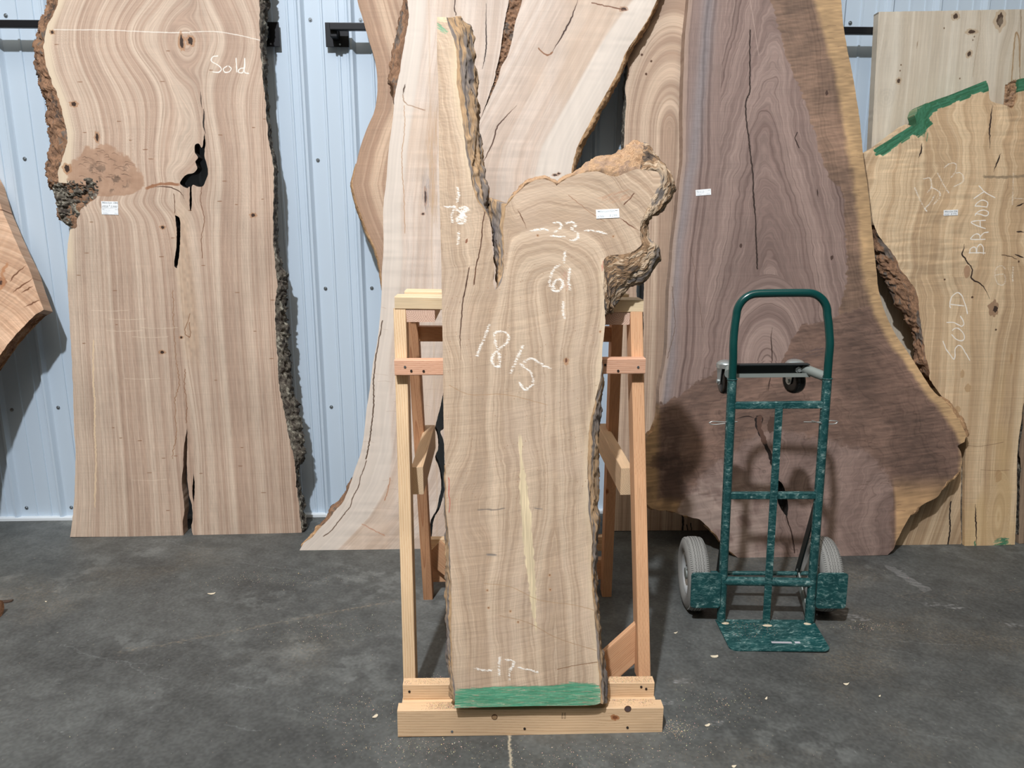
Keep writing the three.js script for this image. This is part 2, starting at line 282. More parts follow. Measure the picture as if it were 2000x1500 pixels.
{
  const map = texture(floorPaint.c, THREE.MirroredRepeatWrapping), g = box(18, 0.2, 16, 0.5, -0.1, 4), p = g.attributes.position, uv = g.attributes.uv;
  for (let i = 0; i < p.count; i++) uv.setXY(i, (p.getX(i) + 3.2) / 6.4, (p.getZ(i) + 4.2) / 3.2);
  struct('floor', g, std({ map, bumpMap: map, bumpScale: 0.0012, roughness: 0.62 }));
}
{
  const wallMat = std({ color: 0xc0d0de, roughness: 0.42 });
  const wall = new THREE.Group(); wall.name = 'wall_back'; wall.userData.kind = 'structure'; scene.add(wall);
  const prof = [];   // one pitch of the sheet: [x, z]
  prof.push([0, 0], [0.066, 0], [0.0685, 0.0045], [0.0765, 0.0045], [0.079, 0], [0.136, 0], [0.1385, 0.0045], [0.1465, 0.0045], [0.149, 0], [0.1735, 0], [0.1755, 0.003], [0.184, 0.004], [0.194, 0.0195], [0.2045, 0.0195], [0.2145, 0.004], [0.2185, 0]);
  const sheet = (k0) => {
    const line2 = []; for (let k = 0; k < 4; k++) for (const [x, z] of prof) line2.push([x + k * PITCH, z]);
    const sh = [...line2, [4 * PITCH + 0.004, -0.0012], [0, -0.0012]], rows = [0.012, 5.6].map((y) => sh.map(([x, z]) => [x + RIB0 + k0 * PITCH, y, WALL_Z + z]));
    const g = grid(rows, rows.map((r, e) => r.map((q, j) => [j * 0.02, e]))).toNonIndexed(); g.computeVertexNormals(); return g;
  };
  const backing = part('backing', box(18, 7.2, 0.18, 0.5, 3.6, WALL_Z - 0.095), wallMat, wall);
  const head = merged([new THREE.CylinderGeometry(0.0045, 0.0055, 0.005, 6).rotateX(Math.PI / 2), new THREE.CylinderGeometry(0.0085, 0.0085, 0.0018, 14).rotateX(Math.PI / 2).translate(0, 0, -0.002)]);
  for (let k0 = -12; k0 < 16; k0 += 4) {
    const s = part('sheet', sheet(k0), wallMat, wall);
    for (let k = 0; k < 4; k++) for (const y of [0.063, 0.567, 1.14, 1.727, 2.318]) { const x = RIB0 + (k0 + k) * PITCH + 0.026; if (Math.abs(x) > 2.7) continue; const q = part('screw', head, M.screw, s); q.position.set(x + (rnd() - 0.5) * 0.006, y + (rnd() - 0.5) * 0.012, WALL_Z + 0.0035); q.rotation.z = rnd() * 3; }
  }
  struct('baseboard_back', box(17, 0.016, 0.03, 0.5, 0.008, WALL_Z + 0.014, 0.002), M.trim);
  const plain = std({ color: 0xd8dcdc, roughness: 0.8 });  // walls and ceiling out of view, toned to bounce light onto the slabs
  struct('wall_left', box(0.15, 8.8, 16, -8.3, 4.4, 4), plain); struct('wall_right', box(0.15, 8.8, 16, 9.3, 4.4, 4), std({ color: 0x8c8f90, roughness: 0.8 }));
  struct('wall_front', box(18, 8.8, 0.15, 0.5, 4.4, 11.9), plain); struct('wall_upper', box(18, 3.3, 0.16, 0.5, 7.2, WALL_Z - 0.12), plain);
  struct('ceiling', box(18, 0.15, 16, 0.5, 8.88, 4), std({ color: 0xe2e4e4, roughness: 0.85 }));
}
// added glowing roof panel for soft fill, and a lamp out of view
{
  const g = thing('added_roof_fill', 'unseen glowing roof panel added for soft warm fill over the hall', 'added fill light', [-1.5, 8.78, 2.2]);
  part('panel', box(9, 0.02, 5), std({ color: 0xffffff, emissive: 0xfff1e0, emissiveIntensity: 0.5, roughness: 0.6 }), g);
  const l = new THREE.RectAreaLight(0xfff1e0, ROOF_FILL, 9, 5); l.position.set(-1.5, 8.755, 2.2); l.lookAt(-1.5, 0, 2.2); scene.add(l);
}
function unseenLamp(x, y, z, power, label, radius) {  // lamp out of view, set where the slab and truck shadows point
  const g = thing('unseen_ceiling_lamp', label, 'ceiling lamp', [x, y, z]);
  part('housing', new THREE.CylinderGeometry(0.14, 0.2, 0.16, 28).translate(0, 0.12, 0), M.blackSteel, g);
  part('lens', new THREE.CylinderGeometry(0.165, 0.165, 0.012, 28).translate(0, 0.036, 0), std({ color: 0xffffff, emissive: 0xfff6e6, emissiveIntensity: 6 }), g);
  part('cable', rod(V3(0, 0.2, 0), V3(0, 8.8 - y, 0), 0.006), M.blackSteel, g);
  const l = new THREE.SpotLight(0xf6f9ff, power, 0, KEY.angle, 1); l.position.set(x, y - 0.03, z); l.target.position.set(...KEY.aim); l.castShadow = true; l.shadow.radius = radius / 0.02; scene.add(l, l.target);
}
unseenLamp(...KEY.at, KEY.power, 'round high bay lamp hanging nearest the leaning slabs', KEY.radius);
// steel rails that hold the slabs up
function rail(x0, x1, plates, label) {
  const g = thing('slab_rail', label, 'rail', [x0, 2.266, WALL_Z + 0.09]);
  part('bar', box(x1 - x0, 0.029, 0.029, (x1 - x0) / 2, 0, 0, 0.003), M.blackSteel, g);
  for (const px of plates) {
    part('plate', box(0.1, 0.1, 0.006, px - x0, -0.018, -0.066, 0.0015), M.blackSteel, g);
    part('arm', merged([box(0.03, 0.05, 0.06, px - x0 - 0.004, -0.014, -0.035, 0.003), box(0.03, 0.03, 0.03, px - x0 - 0.004, -0.002, -0.02, 0.003)]), M.blackSteel, g);
    for (const [a, b] of [[0, 0.022], [0.012, -0.058]]) part('bolt', new THREE.CylinderGeometry(0.0042, 0.0042, 0.004, 10).rotateX(Math.PI / 2).translate(px - x0 + a, b, -0.061), M.screw, g);
  }
}
rail(-3.4, -0.955, [-0.948, -2.6], 'black steel rail on the wall behind the big two-trunk slab marked Sold');
rail(-0.665, 2.75, [-0.648, 2.65], 'black steel rail on the wall running behind the maple and walnut slabs');

// ---------------------------------------------------------------- the slabs along the wall
const edgeX = (s) => { const p = pts(s).sort((a, b) => a.v - b.v); return (v) => { let i = 1; while (i < p.length - 1 && p[i].v < v) i++; const a = p[i - 1], b = p[i]; return mix(a.u, b.u, clamp((v - a.v) / (b.v - a.v + 1e-9))); }; };
const push = (f, x, u, v, cu, cv, su, sv, k) => { const G = gauss((u - cu) / su, (v - cv) / sv); return x + (f - x) * (1 - k * G); };

// A: big elm slab at the far left, two trunks grown together
const A = (() => {
  const C = { k: 44, contrast: 0.34, dark: [180, 150, 128], light: [209, 186, 163], thin: [152, 118, 96], line: 0.75, pore: 0.12, saw: 0.035 };
  const uL = edgeX('-322,2570 -348,2340 -405,2237 -426,2162 -422,2062 -388,1941 -374,1819 -386,1755 -402,1649 -417,1478 -436,1248 -452,990 -473,687 -491,436 -501,350 -525,177 -563,4');
  const kn = [0.153, 2.180], hole = [0.157, 1.662], pith = [0.075, 1.031], arc2 = [-0.148, 1.532], low = [0.028, 0.464];
  const sap = 0.381;
  const fn = (u, v, o) => {
    let x = u + 0.014 * (n2(u * 2.2 + 5, v * 1.1) - 0.5) + 0.004 * (n2(u * 9, v * 4) - 0.5);
    const e = uL(v), f0 = x - (e - uL(0.9)) * Math.exp(-Math.max(0, u - e) / 0.3) * 0.9;
    let f = f0;
    f = push(f, kn[0], u, v, kn[0] - 0.03, kn[1] + 0.02, 0.3, 0.17, 0.86);
    f = push(f, hole[0] + 0.01, u, v, hole[0] - 0.03, hole[1] + 0.03, 0.16, 0.24, 0.82);
    f = push(f, pith[0], u, v, pith[0], pith[1], 0.05, 0.42, 0.6);
    f = push(f, low[0], u, v, low[0], low[1], 0.06, 0.3, 0.5);
    f += 0.05 * gauss((u - arc2[0]) / 0.22, (v - arc2[1]) / 0.05);
    const r = Math.hypot((u - kn[0]) * 1.15, (v - kn[1]) * 0.8), w = ss(0.15, 0.04, r); f = mix(f, kn[0] - 0.02 + 0.6 * r, w);
    const r2 = Math.hypot((u - hole[0]) * 1.4, Math.max(0, v - hole[1]) * 0.7 + Math.max(0, hole[1] - v) * 2), w2 = ss(0.28, 0.06, r2) * ss(-0.02, 0.05, v - hole[1]) * ss(0.06, -0.02, u - hole[0]); f = mix(f, hole[0] - 0.5 * r2 + 0.01 * (fbm2(u * 9, v * 9) - 0.5), w2);
    wood(f, v, u, v, C, o);
    const inSap = ss(0.045, 0.012, u - e) * ss(1.15, 1.3, v); for (let i = 0; i < 3; i++) o[i] = mix(o[i], [226, 206, 174][i], inSap * 0.75);
    // reddish cut through the burl
    const bx = (u - (-0.236)) / 0.158, by = (v - (1.603)) / 0.158, be = Math.hypot(bx, by > 0 ? by : by * 3.6) + 0.3 * (fbm2(u * 30, v * 30) - 0.5), m = ss(1.06, 0.98, be);
    if (m > 0) { const q = fbm2(u * 22 + 5, v * 34), z = ss(0.55, 0.68, fbm2(u * 55 + 3, v * 40 + 9)); const c = [mix(160, 196, q), mix(120, 156, q), mix(92, 126, q)]; for (let i = 0; i < 3; i++) o[i] = mix(o[i], c[i] * (1 - 0.35 * z * ss(0.9, 0.3, be)), m * 0.85); }
    const pz = ss(0.055, 0.015, Math.abs(u - pith[0] - 0.03 * (n1(v * 3) - 0.5))) * ss(0.75, 0.95, v) * ss(1.62, 1.4, v) * 0.55, pq = n2(u * 120, v * 60); for (let i = 0; i < 3; i++) o[i] = mix(o[i], [192, 162, 132][i] * (0.9 + 0.2 * pq), pz);
  };
  const over = (P) => {
    line(P, '-380,2226 -163,2227 54,2221 171,2221', 0.0036, '#efe9df', 0.6, 0.001); line(P, '171,2224 274,2227 369,2214 457,2195', 0.0036, '#efe9df', 0.6, 0.001);
    for (const s of ['278,2131 258,2128 250,2111 275,2096 289,2080 278,2067 253,2068', '314,2092 297,2079 303,2067 321,2069 330,2082 320,2092', '353,2123 353,2096 352,2068', '383,2085 364,2080 358,2068 375,2066 385,2084 389,2123 385,2067 401,2063']) line(P, s, 0.0042, '#f4efe6', 0.9, 0.0008);
    line(P, '196,1988 195,1953 196,1924', 0.003, '#1c120c', 0.95, 0.001, true); line(P, '203,1919 202,1888 197,1852 204,1819', 0.006, '#120b08', 1, 0.001, true);
    line(P, '-40,1595 -2,1599 43,1593 79,1573 92,1547', 0.004, '#4a2f20', 0.9, 0.002, true); line(P, '-63,1592 -32,1603 22,1611 75,1607', 0.012, '#96694a', 0.5, 0.003);
    line(P, '171,1600 160,1539 170,1463 151,1379 148,1293', 0.0025, '#6a4630', 0.8, 0.002); line(P, '49,1569 49,1532 46,1486', 0.003, '#5a3b28', 0.8, 0.001);
    line(P, '33,797 24,731 25,631 17,547', 0.003, '#7a5236', 0.7, 0.003); line(P, '9,1153 0,1009 -3,830 0,731 -27,648 -31,513 -63,377', 0.0028, '#8c6445', 0.6, 0.004);
    line(P, '74,1049 47,960 65,944 69,1009', 0.0028, '#7d5437', 0.7, 0.003); line(P, '-357,931 -378,752 -381,653 -396,519 -404,392 -435,149', 0.007, '#dcc3a2', 0.8, 0.002);
    for (const [u, v, w, h] of [[0.134, 2.184, 0.014, 0.05], [0.170, 2.189, 0.02, 0.028], [-0.250, 1.801, 0.012, 0.034], [-0.387, 2.216, 0.012, 0.014], [-0.011, 1.426, 0.014, 0.012], [0.380, 1.478, 0.016, 0.014], [-0.062, 0.875, 0.016, 0.014], [0.027, 0.942, 0.01, 0.01], [-0.332, 1.935, 0.02, 0.018], [-0.389, 1.673, 0.02, 0.03]]) { fleck(P, u, v, w * 2.1, h * 1.5, '#a5754f', 0.55); fleck(P, u, v, w, h, '#2c1a10', 0.92); }
    for (let i = 0; i < 46; i++) { const u = mix(-0.417, 0.511, rnd()), v = mix(0.1, 2.3, rnd()); fleck(P, u, v, 0.012 + 0.012 * rnd(), 0.0035, '#7c5438', 0.75, 9); }
    for (let i = 0; i < 34; i++) { const a = -0.285, b = 1.671; const x = a + (rnd() - 0.3) * 0.2, y = b + (rnd() - 0.35) * 0.12; line(P, `${x * 1000},${y * 1000} ${(x + 0.012) * 1000},${(y + 0.006 * rnd()) * 1000} ${(x + 0.03 * rnd() + 0.016) * 1000},${(y - 0.008) * 1000}`, 0.0016, '#3c2a20', 0.6, 0.003, true); }
    for (let i = 0; i < 7; i++) { const v = mix(0.25, 1.3, rnd()), u = mix(-0.417, 0.010, rnd()); line(P, `${u * 1000},${v * 1000} ${(u + 0.08) * 1000},${(v - 0.004) * 1000} ${(u + 0.16) * 1000},${v * 1000}`, 0.003, '#e2d2bb', 0.35, 0.002); }
  };
  const S = slab('A', {
    name: 'elm_slab', label: 'tall pale elm slab marked Sold in chalk, with rough bark down both edges and black holes along its middle',
    rect: [-0.75, -0.02, 1.42, 2.74], s: 740, fn, over, bump: 0.0004, amp: 0.011, rag: 0.003, bark: [M.bark, M.lichen], pick: (u) => (u > 0 ? 1 : 0),
    outline: '-304,2571! 482,2585>505,2601! 467,2351>488,2364 456,2212>470,2223 458,2107>468,2117 458,2013>457,2021 463,1955>460,1963 464,1868>463,1874 468,1794>468,1800 478,1720>478,1725 481,1660>483,1664 473,1555>477,1557 466,1478>470,1480 460,1324>469,1323 462,1234>491,1220 464,1166>487,1158 450,1086>484,1070 446,983>485,965 447,885>484,870 446,759>489,751 451,676>500,661 462,591>517,580 474,488>528,481 487,412>537,393 495,357>529,338 498,327>501,308 498,244>499,229 503,156>514,144 507,48>522,30 509,1>524,4! 343,-2 128,-3 2,-2! -2,39 6,77 9,141 -0,201 -2,272 3,358 14,462 17,522! 9,488 -5,428 -15,341 -28,265 -27,167 -29,114 -39,78 -43,-1! -298,-0 -563,4! -549,64 -525,177 -501,350 -491,436 -487,520 -473,687 -461,851 -447,1092 -436,1248 -418,1370 -404,1418! -375,1431>-423,1436 -376,1444>-468,1462 -351,1496>-472,1501 -317,1526>-477,1534 -290,1543>-481,1558 -269,1573>-476,1579! -293,1594>-491,1597 -334,1607>-493,1601 -397,1615>-497,1605 -427,1615>-497,1627 -428,1660>-502,1657 -407,1702>-493,1691 -386,1755>-483,1744 -374,1819>-473,1824 -379,1891>-470,1889 -388,1941>-470,1943 -405,2006>-481,2009 -422,2062>-495,2054 -431,2126>-492,2131 -424,2182>-473,2204 -405,2237>-459,2252 -373,2285>-437,2292 -348,2340>-407,2352 -304,2571>-364,2585!',
    holes: ['198,1821 199,1778 191,1727 199,1689 200,1652 187,1621 173,1600 150,1599 132,1606 121,1524 114,1494 111,1516 117,1599 108,1592 79,1611 108,1648 139,1656 156,1674 151,1704 163,1719 152,1741 157,1774 172,1777 182,1760', '46,1478! 63,1467 62,1402 49,1309 35,1249! 25,1256 39,1340 47,1411', '29,306! 30,254 19,158! 16,204'],
  });
  pocket(S, 'burl', '-433,1639 -421,1628 -358,1624 -297,1637 -262,1624 -266,1564 -286,1539 -318,1517 -346,1496 -367,1461 -375,1426 -402,1422 -441,1457 -448,1504 -455,1556 -460,1590', -0.004, 0.02, 34, M.lichen, 0.0035, 0.0);
  lit(S.G); return S;
})();

// R: the narrow slab standing behind the maple
slab('R', (() => {
  const C = { k: 26, contrast: 0.26, dark: [170, 136, 110], light: [205, 175, 146], thin: [146, 110, 86], line: 0.5, pore: 0.12, saw: 0.06 };
  const uL = edgeX('-92,2595 -84,2359 -65,2289 -38,2190 -17,2113 -11,2040 -15,1974 -28,1915 -66,1835 -100,1746 -121,1662 -132,1610 -119,1541 -95,1464 -66,1386 -39,1324 -24,1245 -13,1074 -7,842 -20,83');
  return {
    name: 'elm_slab', label: 'narrow wavy-edged brown slab peeking out behind the left trunk of the pale maple slab', rect: [-0.42, -0.02, 0.62, 2.74], s: 560, bark: M.thinEdge, amp: 0.003,
    fn: (u, v, o) => { const e = uL(v); const f = (u - e) * 0.9 + 0.01 * (n2(u * 3, v * 2) - 0.5) + (u - e > 0.12 ? 0 : 0); wood(f, v, u, v, C, o); const m = ss(0.05, 0.0, u - e) * 0.3; o[0] *= 1 - m * 0.1; o[1] *= 1 - m * 0.14; o[2] *= 1 - m * 0.2; },
    outline: '-92,2595! 204,2598! 149,86! 4,85! -9,603 -11,982 -24,1245>-38,1240 -39,1324>-53,1319 -66,1386>-83,1382 -95,1464>-112,1461 -119,1541>-136,1538 -132,1610>-147,1611 -121,1662>-133,1665 -100,1746 -66,1835 -28,1915 -15,1974 -11,2040 -17,2113 -38,2190 -65,2289 -84,2359',
  };
})());

// B: the pale maple, forked above
const B = (() => {
  const C = { k: 24, contrast: 0.3, dark: [203, 180, 161], light: [220, 202, 186], thin: [190, 156, 132], line: 0.35, pore: 0.07, saw: 0.03 };
  const uL = edgeX('-103,2581 -115,2346 -131,2193 -162,2037 -186,1893 -210,1742 -223,1616 -237,1521 -242,1332 -250,1256 -265,1041 -299,854 -336,631 -364,454 -416,307 -511,152 -596,60 -654,1');
  const uR = edgeX('1006,2594 911,2355 832,2214 760,2079 678,1934 633,1853 588,1765 563,1657 551,1482 543,1089 551,-17');
  const ax = 0.173, ay = 1.866, nx = 0.86, ny = 0.51;
  const seam = edgeX('438,2587 331,2350 303,2242 281,2125 245,2031 214,1938 173,1866 136,1674 86,1091 26,-9');
  const fn = (u, v, o) => {
    const e = uL(v), r = uR(v), right = u > seam(v), wob = 0.012 * (n2(u * 3, v * 1.3) - 0.5);
    let f, sapD;
    if (right) { f = r - u; f = f * 0.72 + wob + 5; sapD = (r - u) - 0.16 - 0.05 * (n1(v * 3 + 5) - 0.5) + 0.1 * ss(2.0, 2.5, v) * 1; }
    else { f = (u - e) * 0.85 + wob; sapD = u - e - 0.075 - 0.02 * (n1(v * 4) - 0.5) - 0.1 * ss(0.9, 0.2, v); }
    wood(f, right ? v * nx + u * ny : v, u, v, C, o);
    const sap = ss(0.012, -0.008, sapD), curl = (n2(u * 7 + v * 2, v * 70) - 0.5) * 0.09 * ss(0.35, 0.65, fbm2(u * 3 + 30, v * 3)) + (n2(u * 60, v * 6) - 0.5) * 0.03, str = 0.97 + 0.05 * n1(f * 160);
    const tan = ss(0.5, 0.7, fbm2(u * 3 + 50, v * 1.6)) * 0.35;
    for (let i = 0; i < 3; i++) { o[i] = mix(o[i], [225, 213, 199][i] * str, sap * 0.85); o[i] = mix(o[i], [208, 176, 144][i], tan * (1 - sap)); o[i] *= 1 + curl; }
    if (!right) { const b = ss(0.006, 0.0, Math.abs(u - -0.037 - 0.012 * n1(v * 3))); for (let i = 0; i < 3; i++) o[i] = mix(o[i], [200, 166, 128][i], b * 0.3); }
  };
  const over = (P) => {
    line(P, '584,2352 555,2275 518,2211 481,2147', 0.006, '#3a241a', 0.95, 0.002, true); line(P, '481,2147 459,2133 421,2161', 0.006, '#8a5c40', 0.8, 0.003); line(P, '331,1932 286,1888 248,1844 233,1793 202,1727 183,1694', 0.005, '#4a2f22', 0.95, 0.0015, true);
    line(P, '206,2335 204,2244 205,2174 197,2117 188,2078', 0.0045, '#22150f', 0.95, 0.001, true); line(P, '78,2348 75,2320 81,2289', 0.004, '#3a2418', 0.9, 0.002);
    line(P, '-141,1930 -139,1850 -153,1741 -154,1668 -149,1557 -149,1407', 0.003, '#b98f6d', 0.7, 0.002); line(P, '-147,1973 -137,1944 -96,1923 -52,1912', 0.004, '#a07e64', 0.6, 0.003); line(P, '-135,2016 -144,1973', 0.006, '#4d3a2c', 0.8, 0.002, true);
    line(P, '-341,412 -355,371 -371,334 -380,294 -394,269 -409,237 -421,200 -439,178 -459,153 -484,121 -509,90 -544,65', 0.0035, '#5a4334', 0.85, 0.0012); line(P, '-254,1033 -285,885 -300,759 -301,679 -313,575 -328,486 -342,421', 0.0045, '#4a3526', 0.85, 0.002);
    line(P, '-238,333 -250,279 -265,229', 0.004, '#b57f60', 0.7, 0.002); line(P, '-368,120 -311,87 -272,64', 0.005, '#c08e74', 0.5, 0.003);
    for (const [u, v, w, h] of [[0.775, 2.318, 0.022, 0.012], [0.493, 1.649, 0.018, 0.008], [0.509, 1.655, 0.012, 0.007], [-0.058, 1.557, 0.008, 0.05], [-0.070, 1.487, 0.01, 0.008]]) { fleck(P, u, v, w * 1.8, h * 1.8, '#9c7154', 0.5); fleck(P, u, v, w, h, '#2b1a12', 0.9); }
    line(P, '643,2342 681,2334 726,2325 786,2315', 0.004, '#6b452f', 0.8, 0.003);
    brush(P, '-72,1631 -34,1631 -52,1490 -75,1490', ['#6d6a74', '#84808a'], 90, 0.05, 0.003, 0.16, Math.PI / 2);
    brush(P, '-53,1851 -3,1887 -10,1497 -36,1497', ['#c19f7c', '#b59170'], 160, 0.12, 0.004, 0.2, Math.PI / 2);
    for (let i = 0; i < 30; i++) { const u = mix(-0.377, -0.013, rnd()), v = mix(0.05, 1.1, rnd()); line(P, `${u * 1000},${v * 1000} ${(u + 0.03) * 1000},${(v + 0.002) * 1000} ${(u + 0.06 * rnd() + 0.04) * 1000},${(v - 0.004) * 1000}`, 0.002, '#b49a86', 0.35, 0.002); }
  };
  const S = slab('B', {
    name: 'maple_slab', label: 'very pale forked maple slab flaring out at its foot, behind the lumber stand', rect: [-1.0, -0.02, 2.0, 2.62], s: 600, fn, over, bark: [M.thinEdge, M.bark], pick: (u, v) => (u < 0 && (v > 1.9 || (v < 0.35 && v > 0.12)) ? 1 : 0), amp: 0.006, rough: 0.62,
    outline: '-103,2581! 1006,2594! 911,2355>928,2365 876,2279>896,2288 832,2214>854,2218 789,2150>811,2152 760,2079>784,2081 716,1999>742,1998 678,1934>706,1931 633,1853>659,1846 588,1765>613,1757 571,1706>592,1702 563,1657>581,1654 551,1482 546,1089 546,402 549,-3! 73,-3 -205,-1 -654,1! -627,41>-652,12 -596,60>-623,41 -568,93>-596,74 -511,152>-531,146 -494,178>-520,184 -451,225>-470,227 -416,307>-434,289 -394,372 -364,454 -346,551 -336,631 -313,759 -299,854 -281,932 -265,1041 -255,1142 -250,1256 -242,1332 -237,1521 -223,1616 -210,1742 -186,1893 -178,1973>-185,1997 -162,2037>-212,2041 -145,2116>-195,2119 -131,2193>-178,2206 -114,2277>-159,2290 -117,2346>-136,2360 -103,2581>-124,2598!',
    holes: ['306,2508! 367,2508! 354,2350 341,2310 324,2258 311,2190 290,2125 269,2092 251,2035 227,1982 206,1938 173,1866! 201,1936 219,1986 236,2031 245,2076 258,2125 267,2177 275,2230 286,2290 299,2350', '5,720! 6,640 2,552 -11,543 2,501 5,408 5,290 -7,231 -22,184 -45,143 -61,28! -70,33 -59,136 -35,181 -23,231 -11,290 -19,373 -36,427 -22,464 -27,536 -34,553 -22,606 -7,663'],
  });
  pocket(S, 'bark', '300,2508 373,2508 360,2350 348,2310 331,2258 318,2190 296,2125 275,2092 258,2035 234,1982 210,1932 195,1920 214,1986 232,2031 241,2076 254,2125 263,2177 271,2230 282,2290 295,2350', -0.012, 0.012, 40, M.bark);
  lit(S.G); return S;
})();

// C: elm slab between maple and walnut
slab('C', (() => {
  const C = { k: 46, contrast: 0.3, dark: [170, 141, 118], light: [204, 178, 152], thin: [140, 108, 84], line: 0.6, pore: 0.1, saw: 0.04 };
  const top = [-0.083, 2.244];
  return {
    name: 'elm_slab', label: 'striped elm slab standing mostly hidden behind the left edge of the purple walnut slab', rect: [-0.35, -0.02, 0.95, 2.74], s: 620, bark: M.lichen, amp: 0.006,
    fn: (u, v, o) => { const c = top[0] + 0.03, w = 0.016 * (n2(u * 2.4 + 9, v * 1.1) - 0.5); wood(Math.hypot(u - c, 0.45 * Math.max(0, v - 1.84)) + w, v, u, v, C, o); },
    over: (P) => { for (const [u, v] of [[-0.181, 2.147], [-0.140, 2.121], [-0.161, 2.069]]) fleck(P, u, v, 0.01, 0.01, '#4a2e1e', 0.9, 9); line(P, '76,86 81,42 80,-1', 0.008, '#100b09', 1, 0.001); line(P, '98,29 107,-2', 0.004, '#100b09', 1); line(P, '118,37 125,-2', 0.004, '#100b09', 1); },
    outline: '-242,2601! 97,2605! 246,-1! -2,2 -298,4! -267,351 -254,838 -250,1209>-252,1208 -247,1479>-249,1481 -248,1784>-252,1789 -248,1858>-252,1864 -244,1962>-248,1969 -250,2006>-251,2014 -241,2079>-242,2087 -245,2159>-247,2169 -242,2283>-245,2294',
    holes: ['-169,1237! -146,1227 -142,1163 -143,1071 -138,978 -139,861 -133,741 -140,657! -157,742 -156,861 -169,978 -164,1071 -176,1141'],
  };
})());

